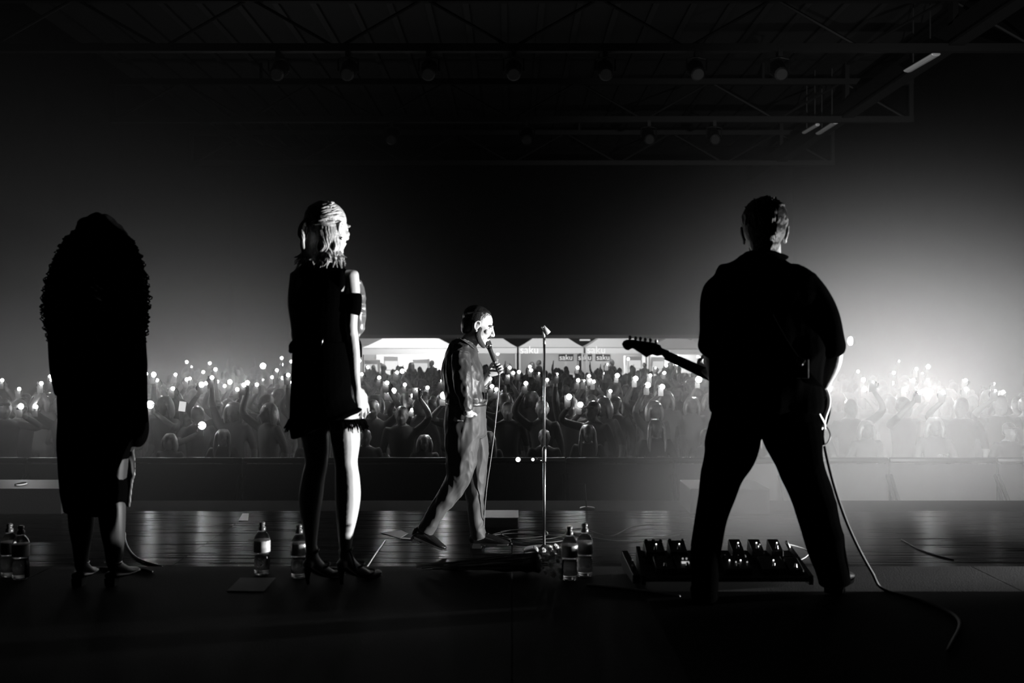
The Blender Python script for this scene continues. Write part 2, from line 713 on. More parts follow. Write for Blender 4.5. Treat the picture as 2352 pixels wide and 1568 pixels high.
def head_shapes(mb, M, s=1.0, male=True):
    """a head facing local +Y, chin at -0.115 s, crown at +0.115 s; M places it (4x4)"""
    S = M @ Matrix.Scale(s, 4)
    def e(c, r, tilt=0):
        V = MB().ell((0, 0, 0), r, nu=18, nv=12)
        R = Matrix.Translation(Vector(c)) @ Matrix.Rotation(math.radians(tilt), 4, 'X')
        mb.add([S @ (R @ Vector(p)) for p in V.v], V.f)
    def t(pts, rad, side=(1, 0, 0)):
        V = MB().tube(pts, rad, side=side, n=12, sub=3)
        mb.add([S @ Vector(p) for p in V.v], V.f)
    j = 1.0 if male else 0.9
    e((0, -0.014, 0.030), (0.075, 0.098, 0.086))
    e((0, 0.030, -0.020), (0.064, 0.062, 0.085))
    e((0, 0.048, -0.060), (0.048 * j, 0.042, 0.050))
    e((0, 0.068, -0.098), (0.025 * j, 0.020, 0.018))
    for x in (-1, 1):
        e((x * 0.042 * j, 0.018, -0.064), (0.022, 0.040, 0.030), 25)
        e((x * 0.044, 0.062, -0.018), (0.021, 0.020, 0.019))
        e((x * 0.030, 0.082, 0.024), (0.024, 0.012, 0.008))
        e((x * 0.012, 0.096, -0.030), (0.009, 0.011, 0.008))
        # ear: bowl, rim and lobe
        e((x * 0.079, -0.006, -0.006), (0.009, 0.017, 0.027), -12)
        t([(x * 0.078, 0.010, -0.002), (x * 0.087, 0.006, 0.022), (x * 0.091, -0.012, 0.026), (x * 0.091, -0.024, 0.008), (x * 0.086, -0.018, -0.018), (x * 0.080, -0.002, -0.032)], 0.0055)
        e((x * 0.081, 0.000, -0.034), (0.007, 0.009, 0.009))
    t([(0, 0.086, 0.020), (0, 0.096, 0.000), (0, 0.110, -0.020), (0, 0.112, -0.028), (0, 0.098, -0.036)], [(0.010, 0.008), (0.010, 0.010), (0.012, 0.010), (0.012, 0.010), (0.010, 0.006)])
    e((0, 0.091, -0.056), (0.023, 0.010, 0.0055))
    e((0, 0.088, -0.067), (0.020, 0.010, 0.007))


def eyes(M, s, parent):
    for x in (-1, 1):
        mb = MB().ell((0, 0, 0), 0.0125 * s, nu=12, nv=8)
        mb.v = [tuple(M @ (Vector((x * 0.031, 0.074, 0.006)) * s + Vector(p))) for p in mb.v]
        obj('eye', mb, WHITE_EYE, parent)
        mb = MB().ell((0, 0, 0), 0.006 * s, nu=10, nv=6)
        mb.v = [tuple(M @ (Vector((x * 0.031, 0.0825, 0.006)) * s + Vector(p))) for p in mb.v]
        obj('iris', mb, RUBBER, parent)


WHITE_EYE = mat('eye_white', 0.5, 0.3)


def hand_shapes(mb, wrist, d, nrm, thumb=1, size=1.0, curl=(25, 30, 25), spread=5, thumb_in=0.4, palm_only=False):
    """palm, four unequal bent fingers and a thumb. d: along the hand, nrm: where the palm faces"""
    wrist, d, nrm = Vector(wrist), Vector(d).normalized(), Vector(nrm)
    nrm = (nrm - nrm.dot(d) * d).normalized()
    lat = d.cross(nrm).normalized() * thumb          # towards the thumb
    pl = 0.088 * size
    mb.tube([wrist, wrist + d * pl * 0.5, wrist + d * pl], [(0.026 * size, 0.018 * size), (0.038 * size, 0.016 * size), (0.040 * size, 0.012 * size)], side=tuple(lat), n=14, cap=0.6)
    tips = []
    for i, (ln, off) in enumerate(((0.072, 1.5), (0.082, 0.5), (0.076, -0.5), (0.060, -1.5))):
        base = wrist + d * (pl * (0.95 if abs(off) < 1 else 0.86)) + lat * off * 0.0205 * size
        a = math.radians(spread * off)
        dd = (d * math.cos(a) + lat * math.sin(a)).normalized()
        pts = [base - dd * 0.02 * size, base]
        ang = 0
        p = base
        for k, seg in enumerate((0.45, 0.32, 0.23)):
            ang += curl[k] + (2 * i if k else 0)
            q = dd * math.cos(math.radians(ang)) + nrm * math.sin(math.radians(ang))
            p = p + q * ln * seg * size
            pts.append(p)
        r = 0.0088 * size
        mb.tube(pts, [r, r, r * 0.98, r * 0.9, r * 0.78], side=tuple(lat), n=10, sub=3)
        tips.append((pts[-2], pts[-1]))
    tb = wrist + d * pl * 0.25 + lat * 0.024 * size
    p1 = tb + (d * 0.6 + lat * 0.75 + nrm * thumb_in).normalized() * 0.036 * size
    p2 = p1 + (d * 0.85 + lat * 0.25 + nrm * thumb_in * 1.3).normalized() * 0.034 * size
    p3 = p2 + (d * 0.9 - lat * 0.05 + nrm * thumb_in * 1.5).normalized() * 0.026 * size
    mb.tube([tb - d * 0.01 * size, tb, p1, p2, p3], [0.015 * size, 0.014 * size, 0.0115 * size, 0.0105 * size, 0.008 * size], side=tuple(nrm), n=10, sub=3)
    return tips


def shoe(mb, heel, toe, w=0.045, h=0.06, lift=0.0):
    """a lace-up shoe from heel to toe on the ground"""
    heel, toe = Vector(heel), Vector(toe)
    d = toe - heel
    L = d.length
    d.normalize()
    up = Vector((0, 0, 1))
    lat = d.cross(up).normalized()
    up = lat.cross(d)
    pts = [heel + d * 0.02 + up * h * 0.55, heel + d * L * 0.3 + up * h * 0.6, heel + d * L * 0.55 + up * h * 0.48, heel + d * L * 0.8 + up * h * 0.33, toe - d * 0.02 + up * h * 0.27]
    mb.tube(pts, [(w * 0.75, h * 0.55), (w * 0.8, h * 0.6), (w * 0.95, h * 0.48), (w, h * 0.33), (w * 0.72, h * 0.25)], side=tuple(lat), n=16, cap=0.9)
    mb.tube([heel + d * 0.055 + up * h * 0.6, heel + d * 0.06 + up * h * 1.45], [(w * 0.78, 0.052), (w * 0.75, 0.045)], side=tuple(lat), n=14, cap=0.3)


def sole(mb, heel, toe, w=0.045, th=0.016, heel_h=0.022):
    heel, toe = Vector(heel), Vector(toe)
    d = toe - heel
    L = d.length
    d.normalize()
    lat = d.cross(Vector((0, 0, 1))).normalized()
    up = lat.cross(d)
    M = frame(heel, d, -lat, up)
    if M.to_3x3().determinant() < 0:
        M = frame(heel, d, lat, up)
    pr = [(0.0, 0.0), (0.02, -0.85 * w), (0.25 * L, -0.8 * w), (0.65 * L, -1.03 * w), (0.9 * L, -0.8 * w), (L * 1.01, 0), (0.9 * L, 0.8 * w), (0.65 * L, 1.03 * w), (0.25 * L, 0.8 * w), (0.02, 0.85 * w)]
    mb.prism(pr, th, M)
    hp = [(-0.003, 0.0), (0.015, -0.8 * w), (0.27 * L, -0.75 * w), (0.27 * L, 0.75 * w), (0.015, 0.8 * w)]
    mb.prism(hp, -heel_h, M)


class Fig:
    def __init__(self, D):
        self.D = D
        self.k = D / FPX

    def q(self, px, py, dy=0.0):
        return P(px, py, self.D + dy)

    def col(self, mb, rows, n=20, sub=4, cap=0.5, side=(1, 0, 0)):
        """rows: (px centre, py, half width px, half depth m, depth offset)"""
        pts = [self.q(r[0], r[1], r[4]) for r in rows]
        rad = [(r[2] * self.k, r[3]) for r in rows]
        mb.tube(pts, rad, side=side, n=n, sub=sub, cap=cap)


# ---------------------------------------------------------------- the guitarist
def build_guitarist():
    F = Fig(4.45)
    q, k = F.q, F.k
    base = Vector((q(1755, 1370).x, 4.45, 1.4))
    t = thing('person', 'guitarist in dark loose shirt and trousers, back turned, legs wide apart', 'person', base)
    Mh = Matrix.Translation(q(1756, 537, 0.01)) @ Matrix.Rotation(math.radians(-14), 4, 'Z') @ Matrix.Rotation(math.radians(-6), 4, 'X')
    b = MB()
    head_shapes(b, Mh, 1.10)
    F.col(b, [(1760, 560, 32, .060, 0.0), (1759, 590, 35, .064, -.01), (1760, 612, 44, .07, -.02), (1761, 640, 84, .085, -.02), (1764, 700, 100, .115, 0), (1764, 790, 86, .105, 0), (1762, 880, 82, .10, 0), (1760, 950, 92, .12, 0)])
    F.col(b, [(1672, 650, 26, .055, -.02), (1642, 730, 24, .05, 0), (1636, 800, 21, .042, .06)])
    b.tube([q(1636, 796, .06), q(1642, 836, .17), q(1640, 868, .29)], [0.043, 0.041, 0.028], side=(0, 1, 0))
    hand_shapes(b, q(1640, 868, .29), q(1622, 848, .35) - q(1640, 868, .29), (0.1, -0.2, 1), thumb=1, size=1.05, curl=(35, 45, 35))
    F.col(b, [(1858, 650, 26, .055, -.02), (1894, 730, 24, .05, 0), (1914, 798, 21, .042, .03)])
    b.tube([q(1914, 796, .03), q(1910, 835, .05), q(1893, 882, .11)], [0.044, 0.042, 0.027], side=(0, 1, 0))
    hand_shapes(b, q(1894, 880, .11), q(1862, 905, .19) - q(1894, 880, .11), (-0.2, 1, -0.1), thumb=-1, size=1.05, curl=(30, 40, 30))
    legs = {'l': [(1690, 985, 50, .10, 0), (1676, 1045, 48, .10, -.01), (1650, 1130, 34, .075, -.04), (1634, 1200, 30, .07, -.07), (1620, 1290, 22, .05, -.09), (1618, 1350, 17, .045, -.1)],
            'r': [(1822, 985, 50, .10, 0), (1838, 1060, 46, .10, .01), (1866, 1140, 34, .075, .03), (1886, 1210, 30, .07, .06), (1906, 1290, 22, .05, .09), (1914, 1325, 17, .045, .1)]}
    for s in legs:
        F.col(b, legs[s])
    me = remesh(b, 0.005, 2)
    shrink(me, [(Mh.translation, .20), (q(1758, 575, 0), .075), (q(1905, 850, .06), .10), (q(1870, 900, .17), .16), (q(1640, 850, .3), .20)])
    body = obj('body', me, SKIN, t)
    eyes(Mh, 1.10, t)
    # shirt, loose, with wide half sleeves
    b = MB()
    F.col(b, [(1758, 588, 39, .068, -.01), (1757, 602, 60, .078, -.02), (1755, 622, 96, .10, -.02), (1751, 648, 112, .12, -.015), (1760, 685, 125, .132, -.01), (1765, 730, 130, .145, 0), (1763, 800, 128, .15, 0), (1759, 870, 126, .155, 0), (1760, 925, 127, .155, 0), (1760, 943, 126, .15, 0)], n=28, cap=0.25)
    F.col(b, [(1690, 640, 34, .075, -.02), (1660, 678, 44, .085, -.01), (1643, 735, 37, .085, 0), (1634, 782, 31, .075, .03), (1631, 800, 29, .07, .05)], cap=0.2)
    F.col(b, [(1806, 632, 32, .075, -.02), (1836, 660, 42, .085, -.015), (1862, 695, 45, .085, -.01), (1891, 742, 37, .085, 0), (1905, 790, 31, .075, .02), (1907, 806, 29, .07, .03)], cap=0.2)
    me = remesh(b, 0.007, 9)
    wrinkle(me, 0.014, (9, 9, 3.6), 3)
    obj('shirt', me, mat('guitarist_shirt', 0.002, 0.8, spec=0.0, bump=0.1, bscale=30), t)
    b = MB()
    b.tube([q(1717, 593, -.03), q(1738, 583, -.075), q(1765, 580, -.08), (q(1792, 584, -.055)), q(1801, 591, .0), q(1785, 600, .07), q(1735, 602, .07)], [(0.004, 0.020)] * 7, side=(0, 0, 1), n=8, sub=5, closed=True)
    b.v = [(x, y, z) for x, y, z in b.v]
    obj('collar', b, MATS['guitarist_shirt'], t)
    # trousers
    b = MB()
    F.col(b, [(1761, 925, 124, .145, 0), (1760, 955, 126, .145, 0), (1758, 990, 126, .14, 0)], n=26, cap=0.2)
    F.col(b, [(1690, 975, 58, .125, 0), (1682, 1015, 62, .125, 0), (1676, 1045, 58, .12, -.01), (1659, 1090, 47, .105, -.03), (1648, 1130, 43, .095, -.04), (1635, 1180, 37, .09, -.06), (1627, 1230, 34, .085, -.08), (1619, 1290, 32, .08, -.09), (1617, 1345, 29, .08, -.1), (1617, 1372, 28, .08, -.1)], cap=0.15)
    F.col(b, [(1818, 970, 62, .125, 0), (1820, 1000, 66, .125, 0), (1838, 1068, 51, .115, .01), (1866, 1140, 47, .1, .03), (1886, 1210, 45, .095, .06), (1903, 1280, 41, .09, .09), (1913, 1325, 37, .085, .1), (1916, 1340, 36, .085, .1)], cap=0.15)
    me = remesh(b, 0.007, 3)
    wrinkle(me, 0.007, (6, 6, 5), 8)
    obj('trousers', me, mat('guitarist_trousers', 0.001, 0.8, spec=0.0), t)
    for (hx, D0, tx, ty, s) in ((1616, 4.30, 1612, 4.56, -1), (1912, 4.50, 1945, 4.74, 1)):
        he = Vector(((hx - 1176) * D0 / FPX, D0, 1.424 + 0.006))
        to = Vector(((tx - 1176) * ty / FPX, ty, 1.424 + 0.006))
        b = MB()
        shoe(b, he, to, 0.05, 0.066)
        sh = obj('shoe', remesh(b, 0.006, 2), mat('shoe_leather', 0.002, 0.5, spec=0.02), t)
        b = MB()
        sole(b, he, to, 0.052)
        obj('sole', b, mat('shoe_sole', 0.002, .9, spec=0.0), sh, smooth=False)
    # short hair: full on top, tapered in the neck
    b = MB()
    cap = MB()
    cap.ell((0, -0.026, 0.056), (0.090, 0.100, 0.082), nu=22, nv=16)
    cap.ell((0, -0.050, 0.005), (0.083, 0.070, 0.075), nu=20, nv=14)
    cap.ell((0, -0.052, -0.050), (0.062, 0.044, 0.048), nu=18, nv=12)
    cap.ell((-0.004, 0.026, 0.098), (0.080, 0.066, 0.040), nu=18, nv=12)
    cap.ell((0, -0.012, 0.098), (0.078, 0.088, 0.040), nu=20, nv=14)
    b.add([Mh @ (Vector(p) * 1.1) for p in cap.v], cap.f)
    r = random.Random(3)
    for i in range(420):
        th = r.uniform(0, 2 * PI)
        ph = r.uniform(0.0, 0.66 * PI)
        n = Vector((math.sin(ph) * math.cos(th), math.sin(ph) * math.sin(th), math.cos(ph)))
        if n.y > 0.5 and n.z < 0.4:
            continue
        p0 = Vector((0, -0.026, 0.052)) + Vector((n.x * 0.086, n.y * 0.096, n.z * 0.082))
        fl = Vector((r.uniform(-.2, .5), r.uniform(-0.2, 0.7), 0.1 if n.z > 0.5 else -1.2)) + n * 0.25
        fl = (fl - fl.dot(n) * n * 0.85).normalized()
        ln = r.uniform(0.02, 0.032)
        p1 = p0 + fl * ln * 0.6 + n * 0.002
        p2 = p0 + fl * ln
        b.tube([Mh @ (p * 1.1) for p in (p0, p1, p2)], [0.0075, 0.006, 0.002], n=6, sub=2)
    obj('hair', remesh(b, 0.0036, 5), mat('dark_hair', 0.008, 0.42, spec=0.25, bump=0.5, bscale=160, stretch=(1, 1, .3)), t)
    # wireless pack clipped on the back of the waistband
    b = MB().box(q(1842, 846, -.165), (0.055, 0.022, 0.085))
    pk = obj('belt_pack', b, BLKPAINT, t, smooth=False, bevel=0.004)
    obj('clip', MB().tube([q(1838, 826, -.178), q(1841, 836, -.182), q(1838, 842, -.18)], (0.008, 0.003), n=8, sub=2), METAL, pk)
    return t


GUITARIST = build_guitarist()


def build_guitar():
    F = Fig(4.45)
    q = F.q
    # neck axis: from the body in front of the hips up to the headstock on the left
    a = q(1700, 893, .37)
    h = q(1531, 816, .30)     # nut
    ax = (h - a).normalized()
    up = Vector((0, 0, 1))
    nrm = Vector((0, 1, 0))     # the face of the guitar looks to the crowd
    nrm = (nrm - nrm.dot(ax) * ax).normalized()
    w = ax.cross(nrm).normalized()
    if w.z < 0:
        w = -w
    t = thing('electric_guitar', 'dark electric guitar hung on the guitarist, neck pointing to the singer', 'guitar', a)
    t['label'] = 'dark electric guitar worn by the guitarist, its headstock sticking out beside him'
    NM = mat('guitar_neck', 0.006, 0.5, spec=0.2)
    L = (h - a).length
    b = MB()
    b.tube([a - ax * 0.05, a.lerp(h, 0.5), h], [(0.029, 0.013), (0.026, 0.012), (0.022, 0.011)], side=tuple(w), n=14, sub=4, cap=0.2)
    neck = obj('neck', b, NM, t)
    fb = MB()
    fb.hexa([a - ax * .05 - w * .028 + nrm * .008, h - w * .0215 + nrm * .008, h + w * .0215 + nrm * .008, a - ax * .05 + w * .028 + nrm * .008,
             a - ax * .05 - w * .028 + nrm * .015, h - w * .0215 + nrm * .015, h + w * .0215 + nrm * .015, a - ax * .05 + w * .028 + nrm * .015])
    obj('fretboard', fb, mat('rosewood', 0.03, 0.5), t, smooth=False)
    for i in range(1, 17):
        x = 0.63 * (1 - 2 ** (-i / 12.0))
        if x > L:
            break
        c = h - ax * x + nrm * 0.0155
        ww = 0.021 + 0.006 * x / L
        obj('fret', MB().tube([c - w * ww, c + w * ww], 0.0011, n=5, sub=1, cap=0), METAL, neck, smooth=False)
    for i in range(6):
        o_ = (i - 2.5)
        obj('string', MB().tube([h + w * o_ * .006 + nrm * .019, a - ax * .28 + w * o_ * .0095 + nrm * .03], 0.0008, n=5, sub=1, cap=0), METAL, t, smooth=False)
    # headstock, six in line, traced in its own plane: x along the neck, y across
    M = frame(h - nrm * 0.008, ax, w, ax.cross(w))
    if M.to_3x3().determinant() < 0:
        M = frame(h + nrm * .008, ax, -w, ax.cross(-w))
    k = F.k

    def loc(px, py):
        # photo outline -> plane coordinates at the headstock's own distance
        p = P(px, py, h.y) - h
        p.y = 0
        axp, wp = Vector((ax.x, 0, ax.z)), Vector((w.x, 0, w.z))
        det = axp.x * wp.z - axp.z * wp.x
        u = (p.x * wp.z - p.z * wp.x) / det
        v = (axp.x * p.z - axp.z * p.x) / det
        return u, v
    out = [(1533, 829), (1520, 815), (1508, 817), (1497, 813), (1490, 816), (1483, 820), (1472, 812), (1462, 806), (1455, 801), (1450, 799), (1446, 801), (1441, 804), (1436, 803), (1430, 797), (1427, 790), (1431, 783), (1438, 780), (1455, 780), (1480, 784), (1502, 787), (1515, 792), (1519, 799), (1536, 805)]
    poly = []
    for x, y in out:
        u, v = loc(x, y)
        poly.append((u, v if M.to_3x3().col[1].dot(w) > 0 else -v))
    hd = obj('headstock', MB().prism(poly, 0.016, M), NM, t, smooth=False, bevel=0.002)
    for i, (px, py) in enumerate(((1447, 775), (1460, 777), (1471, 778), (1482, 780), (1494, 781), (1507, 784))):
        p = P(px, py, h.y - 0.004)
        pg = obj('tuning_peg', MB().ell(p, (0.0085, 0.006, 0.0105), nu=12, nv=8), mat('pearl_peg', .8, .25), t)
        obj('peg_shaft', MB().tube([p, p - w * 0.022], 0.003, n=8, sub=1), METAL, pg)
    # solid body in front of the player
    c = a - ax * 0.24
    Mb = frame(c - nrm * 0.02, -ax, w, (-ax).cross(w))
    pts = [(-0.20, 0.075), (-0.235, 0.125), (-0.20, 0.155), (-0.13, 0.135), (-0.05, 0.105), (0.05, 0.115), (0.14, 0.155), (0.20, 0.14), (0.235, 0.07), (0.24, 0.0), (0.225, -0.08), (0.18, -0.145), (0.10, -0.16), (0.0, -0.125), (-0.07, -0.115), (-0.13, -0.135), (-0.175, -0.14), (-0.19, -0.10), (-0.15, -0.05), (-0.13, -0.03), (-0.13, 0.03), (-0.16, 0.045)]
    pts = [tuple(p) for p in catmull(np.array(pts + pts[:1]), 3)[:-1]]
    sgn = 1 if (-ax).cross(w).dot(nrm) > 0 else -1
    obj('body', MB().prism(pts, 0.044 * sgn, Mb), mat('guitar_lacquer', 0.015, 0.12, coat=0.6), t, smooth=False, bevel=0.006)
    off = Matrix.Translation(nrm * 0.044)
    pg = [(-0.13, 0.03), (-0.05, 0.085), (0.05, 0.07), (0.12, 0.0), (0.13, -0.09), (0.05, -0.10), (-0.06, -0.09), (-0.13, -0.03)]
    obj('pickguard', MB().prism(pg, 0.003 * sgn, off @ Mb), WHITE, t, smooth=False)
    for x in (-0.04, 0.03, 0.10):
        obj('pickup', MB().box(c - ax * x + nrm * 0.030, (0.018, 0.012, 0.08), Matrix((-ax, nrm, w)).transposed()), RUBBER, t, smooth=False, bevel=0.003)
    obj('bridge', MB().box(c - ax * 0.145 + nrm * 0.030, (0.04, 0.012, 0.075), Matrix((-ax, nrm, w)).transposed()), METAL, t, smooth=False)
    for x, y in ((0.10, -0.115), (0.15, -0.10), (0.19, -0.07)):
        obj('knob', MB().lathe([(0.012, 0), (0.011, 0.014), (0.008, 0.016)], c - ax * x + w * y + nrm * 0.024, 12, Matrix((-ax, w, nrm)).transposed()), METAL, t)
    # strap over the left shoulder and across the back
    b = MB()
    pts = [q(1668, 800, .30), q(1672, 700, .18), q(1690, 632, .09), q(1705, 612, -.02), q(1722, 640, -.122), q(1760, 720, -.166), q(1805, 800, -.176), q(1850, 862, -.15), q(1880, 895, -.05), q(1886, 915, .1), q(1872, 935, .28)]
    b.tube(pts, [(0.026, 0.0025)] * len(pts), side=(1, 0, 0.35), n=10, sub=5, cap=0.3)
    sp = obj('strap', b, mat('strap_webbing', 0.0015, 0.9, spec=0.0), t)
    obj('strap_buckle', MB().box(q(1838, 829, -.183), (0.034, 0.006, 0.03), rot('Y', 35)), METAL, sp, smooth=False, bevel=0.002)
    return t


build_guitar()


def cable(name, pts, r, m, label, cat='cable', origin=None):
    pts = [Vector(p) for p in pts]
    b = MB().tube(pts, r, n=8, sub=6)
    o = obj(name, b, m, origin=origin or pts[-1])
    return tag(o, label, cat)


GREYCABLE = mat('grey_cable', 0.30, 0.5)
BLKCABLE = mat('black_cable', 0.03, 0.45)


def build_guitar_cable():
    F = Fig(4.45)
    q = F.q
    t = thing('guitar_cable', 'long cable hanging in loops from the guitar down beside the right leg', 'cable', q(1985, 1280, .1))
    t['label'] = 'cable looping from the guitar and hanging to the floor beside the guitarist'
    pts = [q(1845, 868, .02), q(1855, 886, -.02), q(1866, 918, -.06), q(1880, 950, -.06), q(1892, 972, -.03), q(1893, 985, 0)]
    obj('upper_loop', MB().tube(pts, 0.0075, n=10, sub=6), mat('cable_lit_tone', 0.7, 0.5), t)  # lit upper part of the same cable, its light put into the colour
    pts = [q(1898, 892, .12), q(1904, 915, .1), q(1903, 935, .07), q(1896, 955, .03), q(1891, 975, 0), q(1884, 987, -.03), q(1877, 1000, -.05)]
    obj('upper_loop', MB().tube(pts, 0.0075, n=10, sub=6), MATS['cable_lit_tone'], t)
    pts = [q(1893, 975, .01), q(1902, 985, .0), q(1907, 1000, -.01), q(1903, 1013, -.02), q(1893, 1022, -.03), q(1880, 1026, -.05)]
    obj('small_loop', MB().tube(pts, 0.0032, n=8, sub=6), BLKCABLE, t)
    g = Vector(((2030 - 1176) * 4.57 / FPX, 4.57, 1.412))
    pts = [q(1892, 978, 0), q(1890, 1000, -.01), q(1899, 1050, -.01), q(1917, 1120, 0), q(1941, 1190, .02), q(1970, 1255, .05), q(2002, 1313, .09), g, g + Vector((0.10, -0.22, 0)), g + Vector((0.12, -0.5, 0)), g + Vector((-0.1, -0.9, 0))]
    obj('hanging_length', MB().tube(pts, 0.0068, n=8, sub=6), mat('cable_shaded_tone', 0.006, 0.6, spec=0.1), t)  # unlit length of that cable, its shade put into the colour


build_guitar_cable()


# ---------------------------------------------------------------- the woman in the fringed skirt
def build_woman():
    F = Fig(4.73)
    q, k = F.q, F.k
    base = Vector((q(752, 1340).x, 4.73, 1.4))
    t = thing('person', 'blonde woman in a short fringed black dress and strapped heels, seen from behind', 'person', base)
    Mh = Matrix.Translation(q(757, 526, 0.0)) @ Matrix.Rotation(math.radians(-38), 4, 'Z') @ Matrix.Rotation(math.radians(-4), 4, 'X')
    b = MB()
    head_shapes(b, Mh, 1.0, male=False)
    F.col(b, [(752, 560, 24, .05, 0), (749, 590, 25, .052, -.005), (746, 608, 34, .055, -.01), (743, 630, 70, .07, -.01), (741, 680, 62, .095, 0), (738, 730, 56, .09, 0), (738, 775, 52, .08, 0), (738, 830, 62, .10, 0), (738, 900, 66, .115, 0), (740, 960, 68, .12, 0)])
    # left arm, elbow out, forearm in front
    F.col(b, [(686, 632, 20, .042, -.01), (678, 690, 17, .040, -.01), (681, 735, 15, .037, 0), (684, 768, 14, .034, .03)])
    b.tube([q(684, 765, .03), q(690, 800, .12), q(705, 830, .2)], [0.034, 0.031, 0.022], side=(0, 1, 0))
    hand_shapes(b, q(705, 828, .2), (0.45, 0.6, -0.5), (0.6, -0.3, 0.3), thumb=1, size=0.92)
    # right arm hanging, lit
    F.col(b, [(802, 630, 22, .044, -.01), (807, 680, 20, .042, -.01), (805, 735, 16, .037, -.015), (806, 768, 15, .035, -.01)])
    b.tube([q(806, 765, -.01), q(812, 815, .0), q(815, 860, .02), q(820, 897, .03)], [0.034, 0.031, 0.025, 0.019], side=(1, 0, 0))
    wr = q(821, 896, .03)
    tips = hand_shapes(b, wr, q(834, 935, .035) - wr, (-0.75, 0.55, 0), thumb=1, size=0.95, curl=(14, 24, 18), spread=7)
    legs = {'l': [(716, 955, 33, .09, 0), (724, 1010, 30, .082, 0), (727, 1060, 25.5, .066, 0), (720, 1095, 26, .064, -.01), (714, 1140, 27, .068, -.015), (713, 1180, 22, .06, -.01), (714, 1230, 15, .042, 0), (715, 1268, 11.5, .034, 0)],
            'r': [(788, 955, 34, .09, 0), (794, 1010, 33, .085, 0), (795, 1060, 26, .066, 0), (798, 1100, 28, .064, -.01), (799, 1140, 29, .068, -.015), (797, 1180, 25, .06, -.01), (794, 1225, 18, .043, 0), (793, 1262, 13, .036, 0)]}
    for s in legs:
        F.col(b, legs[s])
    # feet on high heels: ankle, ball, toes
    feet = {}
    for s, ax_, zz in (('l', 717, 1275), ('r', 794, 1272)):
        an = q(ax_, zz, 0.0)
        tx, ty = (0.085, 0.10) if s == 'r' else (0.07, 0.11)
        ball = Vector((an.x + tx, an.y + ty, 1.425))
        toe = Vector((an.x + tx * 1.6, an.y + ty * 1.5, 1.420))
        heel = Vector((an.x - 0.015, an.y - 0.02, 1.4 + 0.085))
        b.tube([an + Vector((0, 0, 0.03)), an + Vector((0, 0, -0.01)), heel.lerp(ball, 0.45) + Vector((0, 0, .02)), ball, toe], [(0.026, 0.03), (0.028, 0.033), (0.029, 0.026), (0.036, 0.018), (0.025, 0.012)], side=(1, -.7, 0))
        b.ell(heel + Vector((0, 0, 0.012)), (0.026, 0.026, 0.024))
        feet[s] = (an, ball, toe, heel)
    obj('body', remesh(b, 0.005, 2), SKIN, t)
    eyes(Mh, 1.0, t)
    DR = mat('dress_satin', 0.001, 0.85, spec=0.0, bump=0.1)
    b = MB()
    F.col(b, [(742, 606, 40, .058, -.01), (741, 625, 62, .074, -.01), (741, 650, 61, .088, -.005), (740, 690, 62, .10, 0), (738, 735, 58, .096, 0), (738, 775, 57, .088, 0), (738, 800, 62, .095, 0)], n=26, cap=0.2)
    b.ell(q(795, 690, .06), (0.062, 0.075, 0.085))
    b.ell(q(784, 645, -.01), (0.034, 0.070, 0.070))
    me = remesh(b, 0.006, 2)
    wrinkle(me, 0.006, (9, 9, 3), 21)
    obj('bodice', me, DR, t)
    b = MB()
    F.col(b, [(738, 785, 62, .10, 0), (737, 820, 66, .108, 0), (737, 870, 68, .118, 0), (737, 920, 70, .125, 0), (745, 960, 81, .13, 0), (750, 974, 88, .135, 0)], n=28, cap=0.1)
    me = remesh(b, 0.006, 2)
    wrinkle(me, 0.005, (8, 8, 3), 22)
    sk = obj('skirt', me, DR, t)
    # fringe: many thin strands round the hem
    b = MB()
    r = random.Random(5)
    for i in range(150):
        th = 2 * PI * i / 150 + r.uniform(-.02, .02)
        c = q(750, 968, 0)
        x, y = 88 * k * math.cos(th), 0.137 * math.sin(th)
        p0 = c + Vector((x * .97, y * .97, 0.01))
        ln = r.uniform(0.035, 0.062)
        p1 = p0 + Vector((x * 0.06 + r.uniform(-.004, .004), y * 0.05 + r.uniform(-.004, .004), -ln * .5))
        p2 = p0 + Vector((x * 0.10 + r.uniform(-.008, .008), y * 0.08, -ln))
        b.tube([p0, p1, p2], [0.0042, 0.0035, 0.0012], n=5, sub=2)
    fr = obj('fringe', b, DR, sk, norm=False)
    fr['kind'] = 'stuff'
    # peplum points at the waist and the wide ruffle round the right arm
    b = MB()
    b.tube([q(690, 785, -.02), q(675, 797, -.03), q(668, 806, -.03)], [(.035, .02), (.028, .016), (.012, .010)], n=12)
    obj('peplum', b, DR, t)
    b = MB()
    b.tube([q(800, 770, .06), q(818, 790, .08), q(829, 818, .08)], [(.03, .012), (.026, .010), (.006, .006)], side=(0.7, 0, 0.7), n=12)
    obj('peplum', b, DR, t)
    b = MB()
    pts, rad = [], []
    F.col(b, [(807, 676, 22, .047, -.01), (808, 690, 23.5, .050, -.01), (808, 706, 22, .048, -.01), (806, 720, 20, .045, -.012)], cap=0.15, n=20)
    me = remesh(b, 0.005, 1)
    wrinkle(me, 0.004, (12, 12, 20), 4)
    obj('arm_band', me, DR, t)
    b = MB()
    F.col(b, [(822, 648, 7, .03, .07), (822, 668, 13, .045, .07), (822, 700, 16, .055, .07), (823, 730, 14, .05, .07), (821, 756, 14, .045, .07), (818, 778, 6, .03, .07)], n=20)
    me = remesh(b, 0.005, 1)
    wrinkle(me, 0.010, (16, 16, 26), 6)
    obj('ruffle', me, mat('ruffle_satin', 0.10, 0.28, spec=0.6), t)
    obj('zip_pull', MB().tube([q(741, 778, -.10), q(739, 786, -.104), q(737, 792, -.102)], (.004, .002), n=8, sub=2), METAL, t)
